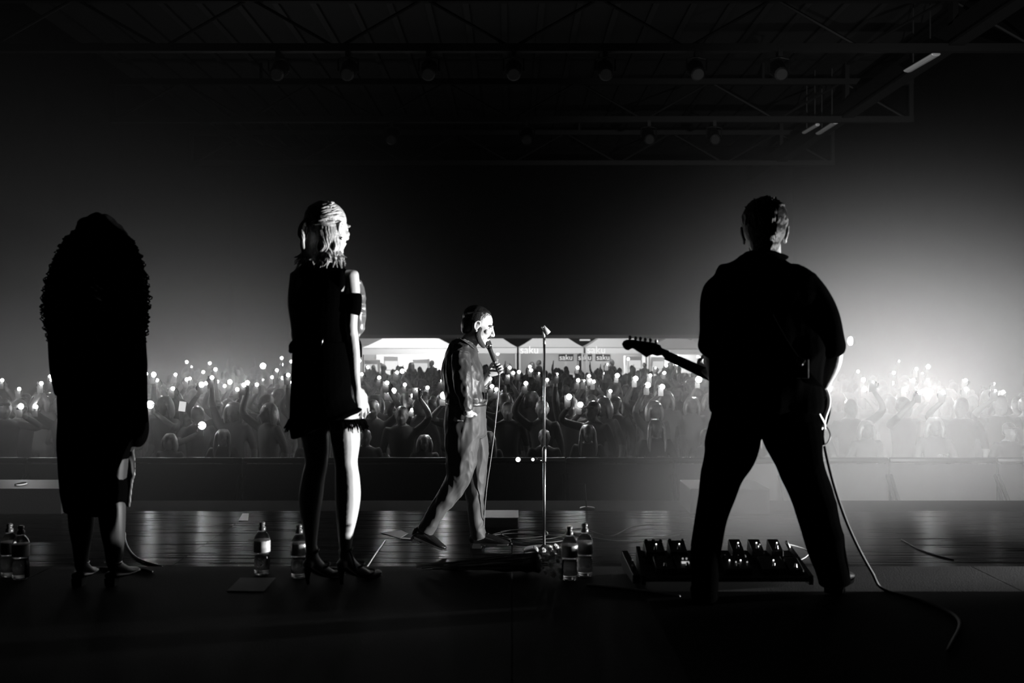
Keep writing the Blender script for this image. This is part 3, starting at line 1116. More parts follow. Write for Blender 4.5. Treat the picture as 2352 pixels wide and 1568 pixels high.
    # rings and an earring
    for i in (0, 2):
        a, c = tips[i]
        d = (c - a).normalized()
        obj('ring', MB().lathe([(0.0105, -0.003), (0.0115, 0), (0.0105, 0.003)], a - d * 0.006, 14, d.to_track_quat('Z', 'Y').to_matrix()), METAL, t)
    obj('earring', MB().ell(Mh @ Vector((0.086, -0.004, -0.050)), 0.009, nu=10, nv=8), METAL, t)
    # hair: blonde, half tied up
    HB = mat('blonde_hair', 0.42, 0.38, spec=0.5, bump=0.25, bscale=90, vary=0.25, vscale=30)
    b = MB()
    cap = MB()
    cap.ell((0, -0.020, 0.038), (0.084, 0.100, 0.090), nu=20, nv=14)
    cap.ell((0, -0.055, -0.03), (0.070, 0.055, 0.080), nu=20, nv=14)
    b.add([Mh @ Vector(p) for p in cap.v], cap.f)
    hr = obj('hair', remesh(b, 0.005, 2), HB, t)
    b = MB()
    r = random.Random(11)
    for i in range(130):
        # locks from the crown over the scalp to the tie at the back
        th = r.uniform(-PI, 0.12 * PI) if i % 2 else r.uniform(-0.95 * PI, -0.05 * PI)
        ph = r.uniform(0.15, 0.62) * PI
        n = Vector((math.sin(ph) * math.cos(th), math.sin(ph) * math.sin(th), math.cos(ph)))
        p0 = Vector((n.x * .088, n.y * .104 - .02, n.z * .094 + .038))
        tie = Vector((r.uniform(-.015, .015), -.125, 0.02 + r.uniform(-.02, .02)))
        mid = p0.lerp(tie, 0.5)
        dv = (mid - Vector((0, -.02, .038)))
        dv = Vector((dv.x / .090, dv.y / .106, dv.z / .096))
        mid = Vector((0, -.02, .038)) + Vector((dv.x * .092, dv.y * .108, dv.z * .098)) / max(dv.length, .1)
        b.tube([Mh @ p for p in (p0, mid, tie)], [(0.005, 0.004), (0.0062, .004), 0.004], n=6, sub=4)
    for i in range(44):
        # the tied-up tail: two twisted strands, swung a little to the left
        a0 = (i % 2) * PI + r.uniform(-.5, .5)
        pts = []
        n_ = 7
        ln = r.uniform(.12, .17)
        for k2 in range(n_):
            u = k2 / (n_ - 1)
            w = .020 * math.sin(PI * min(1, u * 1.15)) + .004
            aa = a0 + 3.2 * u
            pts.append(Vector((-.018 - .010 * u + w * math.cos(aa) + r.uniform(-.003, .003), -.128 - .014 * math.sin(PI * u) + .6 * w * math.sin(aa), .030 - ln * u)))
        b.tube([Mh @ p for p in pts], [.004, .0055, .006, .006, .005, .004, .0012], n=6, sub=2)
    for i in range(190):
        # loose wavy lengths down the neck to the shoulders
        px0 = r.uniform(-1, 1)
        th = -PI / 2 + px0 * 1.75
        p0 = Mh @ Vector((math.cos(th) * .080, math.sin(th) * .092 - .018, r.uniform(-.03, .035)))
        p1 = Mh @ Vector((math.cos(th) * .080, math.sin(th) * .086 - .012, -.055))
        u = (p0 - Mh.translation).x / 0.085
        dep = (p0.y - 4.73) * 0.75
        ex = 748 + u * 54 + r.uniform(-12, 12)
        ey = r.uniform(580, 616)
        wv = r.uniform(3, 7) * r.choice((-1, 1))
        p2 = q(749 + u * 40 + wv, 566, dep + r.uniform(-.012, .012))
        p3 = q(748 + u * 47 - wv * .8, 584, dep - 0.008)
        p4 = q(ex, max(ey, 590), dep - 0.012)
        rr_ = r.uniform(.004, .0075)
        b.tube([p0, p1, p2, p3, p4], [rr_ * .8, rr_, rr_, rr_ * .8, 0.0012], n=6, sub=3)
    lk = obj('locks', b, HB, hr, norm=False)
    lk['kind'] = 'stuff'
    # strapped high heels
    HM = mat('heel_leather', 0.006, 0.4, spec=0.3)
    for s in ('l', 'r'):
        an, ball, toe, heel = feet[s]
        d = Vector((toe.x - heel.x, toe.y - heel.y, 0)).normalized()
        lat = d.cross(Vector((0, 0, 1)))
        b = MB()
        b.tube([heel + Vector((0, 0, -.006)), heel.lerp(ball, .5) + Vector((0, 0, -.022)), ball + Vector((0, 0, -.017)), toe + Vector((0, 0, -.013))], [(.026, .006), (.028, .006), (.038, .007), (.026, .007)], side=tuple(lat), n=12)
        sh = obj('shoe', b, HM, t)
        obj('heel', MB().tube([heel + Vector((0, 0, -.004)), heel + Vector((-.003, -.003, -.05)), Vector((heel.x, heel.y, 1.403))], [(.022, .02), (.011, .010), (.008, .008)], n=10, cap=0.2), HM, sh)
        for (c, rr) in ((an + Vector((0, 0, .02)), .031), (an.lerp(ball, .55) + Vector((0, 0, .0)), .035), (ball + Vector((0, 0, .004)), .040)):
            obj('ankle_strap', MB().tube([c + d * rr * math.cos(a) + lat * rr * math.sin(a) + Vector((0, 0, .008 * math.cos(a))) for a in np.linspace(0, 2 * PI, 12, endpoint=False)], (.006, .003), side=(0, 0, 1), n=6, sub=2, closed=True), HM, sh)
        if s == 'r':
            c = an + Vector((0, 0, .02))
            obj('strap_end', MB().tube([c + lat * .03, c + lat * .05 + Vector((0, 0, -.03)), c + lat * .075 + Vector((0, 0, -.085))], (.005, .0025), n=6, sub=3), HM, sh)
    return t


build_woman()


# ---------------------------------------------------------------- the woman with the long curly hair
def build_curly():
    F = Fig(4.72)
    q, k = F.q, F.k
    base = Vector((q(222, 1342).x, 4.72, 1.4))
    t = thing('person', 'woman with very long dark curly hair and a long dark dress, seen from behind', 'person', base)
    Mh = Matrix.Translation(q(222, 562, 0.02))
    b = MB()
    head_shapes(b, Mh, 1.0, male=False)
    F.col(b, [(222, 590, 26, .05, 0), (222, 625, 28, .055, 0), (222, 645, 40, .06, 0), (222, 665, 86, .075, 0), (224, 720, 78, .10, 0), (224, 790, 66, .09, 0), (225, 830, 64, .085, 0), (226, 900, 76, .11, 0), (226, 970, 82, .12, 0)])
    F.col(b, [(150, 672, 20, .045, 0), (138, 750, 18, .042, -.01), (136, 812, 16, .038, 0)])
    b.tube([q(136, 810, 0), q(140, 870, .08), q(150, 920, .16)], [0.036, 0.034, 0.023], side=(0, 1, 0))
    hand_shapes(b, q(150, 918, .16), (0.2, 0.5, -0.7), (0.8, 0.1, 0), thumb=1, size=0.95)
    F.col(b, [(296, 672, 20, .045, 0), (308, 750, 18, .042, -.02), (314, 830, 17, .04, -.02)])
    b.tube([q(314, 828, -.02), q(317, 900, 0), q(313, 985, .03)], [0.038, 0.036, 0.023], side=(1, 0, 0))
    hand_shapes(b, q(313, 982, .03), (-0.12, 0.1, -1), (-1, 0.1, 0), thumb=1, size=0.95, curl=(30, 40, 30))
    for rows in ([(190, 960, 42, .10, 0), (186, 1060, 36, .085, 0), (187, 1130, 30, .07, 0), (187, 1172, 30, .068, -.01), (187, 1215, 26, .06, -.01), (187, 1255, 19, .045, 0), (187, 1290, 15, .038, 0)],
                 [(258, 960, 42, .10, 0), (256, 1060, 36, .085, 0), (256, 1130, 30, .07, 0), (257, 1172, 30, .068, -.01), (259, 1215, 27, .06, -.01), (262, 1255, 22, .047, 0), (262, 1290, 17, .04, 0)]):
        F.col(b, rows)
    feet = []
    for px, tx in ((187, -0.02), (262, 0.035)):
        an = q(px, 1296, 0)
        toe = Vector((an.x + tx, an.y + 0.17, 1.43))
        b.tube([an + Vector((0, 0, .03)), an, Vector((an.x + tx * .5, an.y + .08, 1.445)), toe], [(.03, .034), (.03, .036), (.036, .026), (.028, .016)], side=(1, 0, 0))
        feet.append((an, toe))
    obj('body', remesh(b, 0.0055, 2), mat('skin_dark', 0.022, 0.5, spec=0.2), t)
    eyes(Mh, 1.0, t)
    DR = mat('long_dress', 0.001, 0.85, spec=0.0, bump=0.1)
    b = MB()
    F.col(b, [(222, 655, 62, .075, 0), (223, 690, 84, .10, 0), (224, 740, 80, .108, 0), (224, 800, 75, .10, 0), (225, 840, 78, .10, 0), (226, 900, 92, .125, 0), (226, 960, 92, .13, 0), (216, 1020, 84, .13, 0), (213, 1080, 74, .12, 0), (216, 1130, 74, .115, 0), (217, 1165, 69, .11, 0), (217, 1175, 68, .11, 0)], n=28, cap=0.1)
    F.col(b, [(150, 668, 26, .055, 0), (138, 750, 24, .052, -.01), (135, 815, 20, .048, 0), (138, 862, 20, .045, .05), (143, 900, 19, .042, .11)], cap=0.2)
    F.col(b, [(296, 668, 26, .055, 0), (308, 750, 24, .052, -.02), (314, 830, 21, .05, -.02), (316, 900, 21, .048, 0), (318, 950, 22, .052, .01), (319, 985, 23, .055, .02), (316, 1008, 20, .05, .03), (312, 1022, 13, .035, .03)], cap=0.3)
    me = remesh(b, 0.007, 3)
    wrinkle(me, 0.006, (7, 7, 2.5), 31)
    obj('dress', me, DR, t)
    # a glossy strip of cloth hanging from the right hand along the hip
    b = MB()
    b.tube([q(303, 1022, .07), q(302, 1045, .09), q(303, 1075, .10), q(297, 1110, .10), q(292, 1162, .10)], [(.010, .006), (.018, .006), (.020, .005), (.016, .005), (.013, .004)], side=(1, 0, 0), n=12)
    me = remesh(b, 0.004, 1)
    wrinkle(me, 0.006, (30, 30, 14), 13)
    obj('sash', me, mat('satin_sash', 0.10, 0.3, spec=0.6), t, label='glossy strip of cloth hanging at her hip')
    b = MB()
    b.tube([q(279, 1053, -.10), q(271, 1068, -.115), q(266, 1082, -.12)], [(.007, .003), (.009, .003), (.005, .003)], n=10)
    obj('trim_edge', b, MATS['satin_sash'], t)
    for px, r_ in ((196, .026), (268, .030)):
        obj('anklet', MB().tube([q(px - 8, 1290, 0) + Vector((r_ * math.cos(a) * 1.25, r_ * math.sin(a) * 1.35, 0)) for a in np.linspace(0, 2 * PI, 14, endpoint=False)], .0028, side=(0, 0, 1), n=6, sub=2, closed=True), METAL, t)
    for an, toe in feet:
        b = MB()
        he = Vector((an.x, an.y - 0.035, 1.438))
        b.tube([he + Vector((0, 0, .012)), he.lerp(toe, .5), toe], [(.032, .02), (.036, .012), (.032, .012)], side=(1, 0, 0), n=12)
        sh = obj('shoe', b, MATS['heel_leather'], t)
        obj('heel', MB().box(he + Vector((0, .008, -.018)), (.045, .05, .038), taper=1.1), RUBBER, sh, smooth=False)
    # the hair: a full mass with corkscrew curls all round
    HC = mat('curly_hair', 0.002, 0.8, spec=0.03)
    b = MB()
    F.col(b, [(222, 516, 34, .06, .0), (224, 526, 50, .085, -.02), (226, 552, 70, .12, -.03), (225, 590, 83, .14, -.04), (222, 640, 97, .15, -.05), (219, 690, 104, .15, -.05), (219, 740, 100, .14, -.06), (221, 790, 88, .12, -.07), (222, 815, 72, .10, -.08), (222, 835, 50, .07, -.09)], n=30, cap=0.8)
    me = remesh(b, 0.008, 2)
    wrinkle(me, 0.020, (22, 22, 16), 41, ridge=False)
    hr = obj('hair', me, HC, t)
    b = MB()
    r = random.Random(17)
    rows = [(516, 34, .06, 0, 222), (552, 74, .12, -.03, 226), (590, 88, .14, -.04, 225), (640, 104, .15, -.05, 222), (690, 112, .15, -.05, 219), (740, 108, .14, -.06, 219), (790, 98, .12, -.07, 221), (850, 66, .07, -.09, 222)]
    ry = [x[0] for x in rows]

    def surf(py, th, g):
        w = np.interp(py, ry, [x[1] for x in rows])
        d = np.interp(py, ry, [x[2] for x in rows])
        o = np.interp(py, ry, [x[3] for x in rows])
        c = np.interp(py, ry, [x[4] for x in rows])
        return q(c + w * g * math.cos(th), py, o + d * g * math.sin(th))
    for i in range(420):
        th = r.uniform(-1.15 * PI, 0.15 * PI) if i % 3 else r.choice([r.uniform(-.25, .25), PI + r.uniform(-.25, .25)])
        y0 = r.uniform(516, 800)
        ln = r.uniform(50, 120)
        y1 = min(y0 + ln, 868 + r.uniform(-10, 6))
        nst = 22
        rad = r.uniform(.006, .020)
        turns = r.uniform(3, 5.5)
        ph0 = r.uniform(0, 6.28)
        drift = r.uniform(-.10, .10)
        gq = r.uniform(.0, .13)
        pts = []
        for s_ in range(nst):
            u = s_ / (nst - 1)
            p = surf(y0 + (y1 - y0) * u, th + drift * u, 0.98 + gq * math.sin(PI * u * .9))
            a = ph0 + turns * 2 * PI * u
            pts.append(p + Vector((math.cos(a) * rad, math.sin(a) * rad, 0)))
        b.tube(pts, [0.0042 * (1 - .5 * (s_ / nst)) for s_ in range(nst)], n=4, sub=1)
    cl = obj('curls', b, HC, hr, norm=False)
    cl['kind'] = 'stuff'
    return t


build_curly()


# ---------------------------------------------------------------- the singer
def build_singer():
    F = Fig(7.37)
    q, k = F.q, F.k
    base = Vector((q(1075, 1265).x, 7.37, 1.0))
    t = thing('person', 'male singer in a dark satin shirt and trousers, walking with a microphone at his mouth', 'person', base)
    Mh = Matrix.Translation(q(1099, 748, -.01)) @ Matrix.Rotation(math.radians(-90), 4, 'Z') @ Matrix.Rotation(math.radians(-20), 4, 'X')
    hs = 1.14
    b = MB()
    head_shapes(b, Mh, hs)
    b.tube([q(1092, 765, 0), q(1080, 782, 0), q(1070, 798, 0)], [(.062, .060), (.062, .060), (.068, .066)], side=(1, 0, 0.3))
    F.col(b, [(1066, 795, 22, .10, 0), (1060, 815, 33, .17, 0), (1061, 850, 40, .165, 0), (1066, 900, 37, .145, 0), (1069, 940, 36, .14, 0), (1068, 975, 40, .155, 0)], side=(1, 0, 0))
    F.col(b, [(1058, 818, 17, .055, -.17), (1064, 885, 14, .045, -.215)])
    b.tube([q(1064, 882, -.215), q(1069, 915, -.205), q(1074, 944, -.175)], [.043, .039, .027], side=(1, 0, 0))
    hand_shapes(b, q(1073, 942, -.176), (0.12, 0.42, -1), (0, 1, 0.3), thumb=1, size=1.0, curl=(8, 10, 8))
    F.col(b, [(1068, 818, 17, .055, .16), (1088, 868, 14, .045, .2), (1101, 893, 13, .044, .19)])
    wr = q(1123, 858, .055)
    b.tube([q(1100, 895, .19), q(1110, 878, .13), wr], [.043, .038, .026], side=(0, 1, 0))
    mic_a, mic_b = q(1118, 782, .0), q(1144, 853, .0)
    ax = (mic_a - mic_b).normalized()
    dd = Vector((ax.z, 0, -ax.x))
    hand_shapes(b, wr + Vector((0.0, -.012, 0)), dd + Vector((0, 0.0, 0.12)), (0, -1, 0.05), thumb=-1, size=1.0, curl=(42, 62, 48), spread=1, thumb_in=0.6)
    legs = [[(1064, 965, 40, .10, -.08), (1060, 1030, 34, .09, -.09), (1050, 1105, 22, .07, -.1), (1022, 1150, 19, .062, -.1), (998, 1185, 15, .05, -.1), (975, 1222, 11, .042, -.1)],
            [(1076, 965, 40, .10, .08), (1090, 1040, 30, .09, .09), (1092, 1108, 21, .07, .1), (1092, 1160, 18, .062, .1), (1096, 1200, 14, .05, .1), (1102, 1238, 11, .042, .1)]]
    for rows in legs:
        F.col(b, rows)
    me = remesh(b, 0.004, 2)
    shrink(me, [(Mh.translation, .19), (q(1078, 782, 0), .085), (q(1120, 866, .08), .09), (q(1136, 845, .0), .13), (q(1076, 962, -.165), .10)], .022)
    obj('body', me, SKIN, t)
    eyes(Mh, hs, t)
    # hair slicked back, moustache and short beard
    HM = mat('slick_hair', 0.012, 0.3, spec=0.5, bump=0.3, bscale=120)
    b = MB()
    cap = MB()
    cap.ell((0, -0.030, 0.046), (0.080, 0.092, 0.080), nu=20, nv=14)
    cap.ell((0, -0.062, -0.005), (0.074, 0.052, 0.070), nu=20, nv=14)
    cap.ell((0, -0.072, -0.046), (0.052, 0.030, 0.034), nu=18, nv=12)
    cap.ell((0, 0.000, 0.088), (0.058, 0.055, 0.032), nu=18, nv=12)
    b.add([Mh @ (Vector(p) * hs) for p in cap.v], cap.f)
    r = random.Random(9)
    for i in range(90):
        x = r.uniform(-.062, .062)
        p0 = Vector((x, 0.046 - abs(x) * .6, 0.102 - abs(x) * .35))
        p1 = Vector((x * 1.1, -0.02, 0.124 - abs(x) * .6))
        p2 = Vector((x * 1.15, -0.10, 0.075 - abs(x) * .4 + r.uniform(-.01, .01)))
        b.tube([Mh @ (p * hs) for p in (p0, p1, p2)], [.003, .005, .003], n=6, sub=3)
    obj('hair', remesh(b, 0.004, 1), HM, t)
    b = MB()
    be = MB()
    for x in (-1, 1):
        be.tube([(x * .070, .018, -.012), (x * .066, .016, -.050), (x * .052, .040, -.086), (x * .030, .066, -.106), (0, .076, -.112)], [(.010, .016), (.013, .020), (.014, .018), (.014, .016), (.016, .014)], side=(1, 0, 0), n=12)
        be.tube([(0, .101, -.046), (x * .014, .098, -.048), (x * .028, .086, -.058)], [(.006, .005), (.007, .006), (.003, .004)], side=(0, 0, 1), n=10)
    b.add([Mh @ (Vector(p) * hs) for p in be.v], be.f)
    obj('beard', remesh(b, 0.0035, 1), mat('beard_hair', 0.02, 0.7, bump=0.5, bscale=200), t)
    b = MB()
    for x in (-1, 1):
        eb = MB().tube([(x * .014, .092, .026), (x * .030, .092, .031), (x * .046, .080, .027)], [(.004, .003)] * 3, side=(0, 0, 1), n=8)
        obj('eyebrow', MB().add([Mh @ (Vector(p) * hs) for p in eb.v], eb.f), HM, t)
    # satin shirt
    SH = mat('satin_shirt', 0.020, 0.45, spec=0.30, sheen=0.2, bump=0.12, bscale=25)
    b = MB()
    F.col(b, [(1068, 786, 24, .085, 0), (1064, 800, 32, .12, 0), (1061, 822, 37, .18, 0), (1061, 850, 45, .19, 0), (1064, 880, 46, .175, 0), (1068, 905, 46, .17, 0), (1071, 918, 46.5, .168, 0), (1071, 926, 44, .16, 0)], n=28, cap=0.2)
    F.col(b, [(1058, 814, 21, .068, -.16), (1061, 850, 19, .062, -.195), (1064, 888, 18, .058, -.215), (1069, 915, 15, .05, -.205), (1073, 938, 12, .042, -.185)], cap=0.15)
    F.col(b, [(1068, 814, 21, .068, .15), (1084, 858, 18, .06, .19), (1100, 890, 17, .058, .19)], cap=0.3)
    b.tube([q(1098, 893, .19), q(1107, 882, .15)], [.054, .048], side=(0, 1, 0), cap=0.2)
    me = remesh(b, 0.0065, 3)
    wrinkle(me, 0.010, (9, 8, 5), 51)
    wrinkle(me, 0.009, (22, 16, 11), 52)
    obj('shirt', me, SH, t)
    b = MB()
    pts = [q(1056, 778, 0), q(1061, 780, -.062), q(1076, 790, -.085), q(1090, 802, -.04), q(1094, 806, 0), q(1090, 802, .04), q(1076, 790, .085), q(1061, 780, .062)]
    b.tube(pts, [(.005, .022)] * 8, side=(0.4, 0, 1), n=8, sub=4, closed=True)
    obj('collar', b, SH, t)
    # pleated trousers and belt
    TR = mat('singer_trousers', 0.03, 0.6, spec=0.3, sheen=0.2)
    b = MB()
    F.col(b, [(1071, 922, 43, .155, 0), (1069, 945, 45, .165, 0), (1069, 975, 47, .175, 0), (1070, 1000, 46, .17, 0)], n=26, cap=0.2)
    F.col(b, [(1062, 970, 38, .105, -.08), (1062, 1030, 38, .10, -.09), (1056, 1085, 30, .09, -.1), (1047, 1110, 26, .085, -.1), (1024, 1145, 22, .078, -.1), (1005, 1172, 19, .072, -.1), (985, 1205, 17, .066, -.1), (977, 1219, 17, .064, -.1)], cap=0.15)
    F.col(b, [(1078, 970, 40, .105, .08), (1090, 1030, 31, .10, .09), (1092, 1080, 26, .09, .1), (1090, 1115, 23, .085, .1), (1091, 1155, 20, .078, .1), (1094, 1190, 18, .072, .1), (1099, 1222, 18, .066, .1), (1101, 1234, 18, .064, .1)], cap=0.15)
    me = remesh(b, 0.0065, 3)
    wrinkle(me, 0.010, (9, 8, 5), 58)
    wrinkle(me, 0.006, (18, 16, 9), 59)
    obj('trousers', me, TR, t)
    bl = MB()
    th = np.linspace(0, 2 * PI, 24, endpoint=False)
    c = q(1071, 926, 0)
    bl.tube([c + Vector((45.5 * k * math.cos(a), .163 * math.sin(a), 0)) for a in th], [(.016, .004)] * 24, side=(0, 0, 1), n=8, sub=2, closed=True)
    belt = obj('belt', bl, mat('belt_leather', 0.01, 0.35), t)
    obj('buckle', MB().box(q(1116, 926, -.0), (.012, .045, .034)), METAL, belt, smooth=False, bevel=0.003)
    # shoes: the front foot flat, the rear heel raised
    LE = mat('polished_leather', 0.008, 0.12, spec=0.6, coat=0.5)
    Df, Dr = 7.47, 7.27
    he = Vector(((1081 - 1176) * Df / FPX, Df, 1.030))
    to = Vector(((1176 - 1176) * Df / FPX, Df - .02, 1.030))
    hr_ = Vector(((946 - 1176) * Dr / FPX, Dr, 1.125))
    tr_ = Vector(((1024 - 1176) * Dr / FPX, Dr, 1.022))
    for a, c in ((he, to), (hr_, tr_)):
        b = MB()
        shoe(b, a, c, 0.047, 0.075)
        sh = obj('shoe', remesh(b, 0.005, 2), LE, t)
        b = MB()
        sole(b, a, c, 0.049, 0.012, 0.024 if a is he else 0.022)
        obj('sole', b, RUBBER, sh, smooth=False)
        d = (c - a).normalized()
        lat = d.cross(Vector((0, 0, 1))).normalized()
        up = lat.cross(d)
        L = (c - a).length
        for i in range(4):
            p = a + d * L * (0.42 + .07 * i) + up * (.082 - .010 * i)
            obj('lace', MB().tube([p - lat * .02 - up * .004, p + up * .003, p + lat * .02 - up * .004], .0025, n=6, sub=3), RUBBER, sh)
    # a wireless pack catching light at the belt
    obj('belt_pack', MB().box(q(1117, 909, -.06), (.02, .05, .05)), BLKPAINT, t, smooth=False, bevel=0.004)
    return t, mic_a, mic_b, ax


SINGER, mic_a, mic_b, mic_ax = build_singer()


def build_mic():
    q = Fig(7.37).q
    o = mic_b
    t = thing('microphone', 'handheld wired microphone at the singer\'s mouth', 'microphone', o)
    Mq = mic_ax.to_track_quat('Z', 'Y').to_matrix()
    L = (mic_a - mic_b).length
    b = MB().lathe([(.010, 0), (.0125, .01), (.0125, .03), (.0155, L * .45), (.0175, L * .72), (.020, L * .78)], o, 20, Mq)
    obj('mic_body', b, mat('mic_body', 0.05, 0.3, metal=0.6), t)
    b = MB().lathe([(.021, L * .78), (.026, L * .83), (.0265, L * .86)], o, 20, Mq)
    obj('grille_ring', b, METAL, t)
    b = MB().ell(o + mic_ax * (L * .91), (.0265, .0265, .030), Mq, nu=20, nv=12)
    obj('mic_grille', b, mat('mic_grille', 0.05, 0.5, metal=0.6, bump=0.8, bscale=400), t)
    obj('plug', MB().lathe([(.006, -.03), (.008, -.028), (.009, 0)], o, 14, Mq), METAL, t)
    p = o - mic_ax * .03
    fl = 1.006
    pts = [p, q(1147, 868, -.01), q(1145, 900, -.03), q(1139, 960, -.04), q(1132, 1020, -.04), q(1125, 1070, -.03), q(1119, 1110, -.01), q(1114, 1160, .03), q(1112, 1200, .08)]
    g = []
    for px, D in ((1113, 7.55), (1122, 7.75), (1160, 7.85), (1210, 7.72), (1262, 7.66), (1300, 7.78), (1258, 7.95), (1180, 8.02), (1130, 7.95), (1190, 8.18), (1290, 8.1), (1420, 7.72), (1560, 7.95)):
        g.append(Vector(((px - 1176) * D / FPX, D, fl)))
    b = MB().tube(pts + g, .0042, n=8, sub=6)
    c = obj('microphone_cable', b, mat('mic_cable', 0.16, 0.4), origin=g[0])
    tag(c, 'thin cable hanging from the microphone and coiling over the stage floor', 'cable')


build_mic()
# ------------------------------------------------------------------ things on the stage
def build_mic_stand():
    D = 7.36
    x = P(1250, 784, D).x
    top = P(1250, 772, D).z
    t = thing('microphone_stand', 'empty chrome microphone stand on the stage to the right of the singer', 'microphone stand', (x, D, 1.0))
    t['label'] = 'slim chrome microphone stand with an empty clip, in front of the singer'
    obj('base', MB().lathe([(.15, 1.0), (.152, 1.012), (.14, 1.022), (.03, 1.032), (.016, 1.05)], (x, D, 0), 28), BLKPAINT, t)
    zc = P(1250, 1040, D).z
    obj('lower_tube', MB().tube([(x, D, 1.03), (x, D, zc)], .0115, n=14, sub=1, cap=.2), METAL, t)
    obj('upper_tube', MB().tube([(x, D, zc - .05), (x, D, top - .05)], .0085, n=14, sub=1, cap=.2), METAL, t)
    cl = obj('clutch', MB().lathe([(.015, zc - .07), (.017, zc - .06), (.017, zc + .02), (.012, zc + .05)], (x, D, 0), 16), METAL, t)
    obj('clutch_knob', MB().tube([(x - .015, D, zc - .045), (x - .045, D, zc - .045)], [.008, .012], side=(0, 1, 0), n=10, sub=1), METAL, cl)
    obj('thread_adapter', MB().lathe([(.009, top - .06), (.011, top - .055), (.011, top - .02), (.008, top - .012)], (x, D, 0), 14), METAL, t)
    c = P(1253, 757, D)
    a, b_ = c + Vector((-.018, 0, .022)), c + Vector((.024, 0, -.026))
    cp = obj('mic_clip', MB().tube([a, b_], [.016, .019], side=(0, 1, 0), n=14, sub=1, cap=.15), mat('grey_plastic', .45, .4), t)
    obj('clip_pivot', MB().tube([P(1250, 772, D), P(1248, 762, D), P(1251, 759, D)], [.009, .010, .008], side=(0, 1, 0), n=10), MATS['grey_plastic'], cp)
    obj('pivot_screw', MB().tube([P(1246, 751, D) + Vector((0, -.012, 0)), P(1246, 751, D) + Vector((0, .012, 0))], .009, n=10, sub=1), METAL, cp)


build_mic_stand()

# water bottles with sports caps
PET = mat('clear_plastic', 0.9, 0.05, spec=0.5, alpha_trans=1.0)
PET.node_tree.nodes['Principled BSDF'].inputs['IOR'].default_value = 1.12
WATER = mat('water', 0.95, 0.0, alpha_trans=1.0)
WATER.node_tree.nodes['Principled BSDF'].inputs['IOR'].default_value = 1.33
LABELM = mat('bottle_label', 0.35, 0.35, spec=0.5, vary=0.5, vscale=30)
CAPM = mat('bottle_cap', 0.08, 0.3)


def bottle_mesh():
    prof = [(.0, .006), (.022, .003), (.033, .0), (.0385, .006), (.039, .018), (.037, .03), (.039, .042), (.0375, .055), (.039, .068), (.0355, .088), (.034, .098), (.0385, .112), (.0395, .135), (.0395, .165), (.036, .182), (.026, .200), (.016, .210), (.0135, .214), (.0135, .222)]
    return MB().lathe(prof, n=28)


def water_mesh(h):
    prof = [(.0, .008), (.030, .005), (.0365, .009), (.0370, .018), (.035, .03), (.037, .042), (.0355, .055), (.037, .068), (.0335, .088), (.032, .098)]
    if h > .1:
        prof += [(.0365, .112), (.0372, .125)]
    return MB().lathe([p for p in prof if p[1] <= h + .001], n=28)


B_PROTO = None


def bottle(px, py, label, spin):
    global B_PROTO
    D = (CAM_Z - 1.4) * FPX / (py - 784)
    loc = P(px, py, D)
    loc.z = 1.4005
    if B_PROTO is None:
        t = thing('water_bottle', label, 'bottle', (0, 0, 0), 'sports-cap water bottles on the riser')
        obj('bottle_body', bottle_mesh(), PET, t)
        obj('water', water_mesh(.099), WATER, t)
        obj('bottle_label', MB().lathe([(.0397, .1095), (.0402, .112), (.0405, .135), (.0405, .163), (.0395, .166)], n=28), LABELM, t)
        cp = obj('cap', MB().lathe([(.0165, .214), (.0175, .216), (.0175, .230), (.0125, .234), (.0115, .240), (.0145, .243), (.0145, .252), (.008, .257)], n=20), CAPM, t)
        obj('neck_ring', MB().lathe([(.0165, .2095), (.019, .2105), (.019, .2125), (.0165, .2135)], n=20), PET, cp)
        B_PROTO = t
        t.location = loc
        t.rotation_euler = (0, 0, spin)
        return t
    return copy_tree(B_PROTO, loc, label, spin)


bottle(22, 1322, 'leftmost water bottle, partly in front of another by the curly-haired woman', 0.3)
bottle(48, 1328, 'water bottle second from the left, its twin half behind it', 1.3)
bottle(602, 1317, 'water bottle standing alone in front of the black edge, left of the blonde woman', 2.2)
bottle(687, 1325, 'water bottle partly hidden by the blonde woman\'s leg', 3.1)
bottle(1308, 1330, 'water bottle next to the flowers, the nearer of the middle pair', 4.0)
bottle(1343, 1322, 'water bottle right of the flowers, the farther of the middle pair', 5.2)


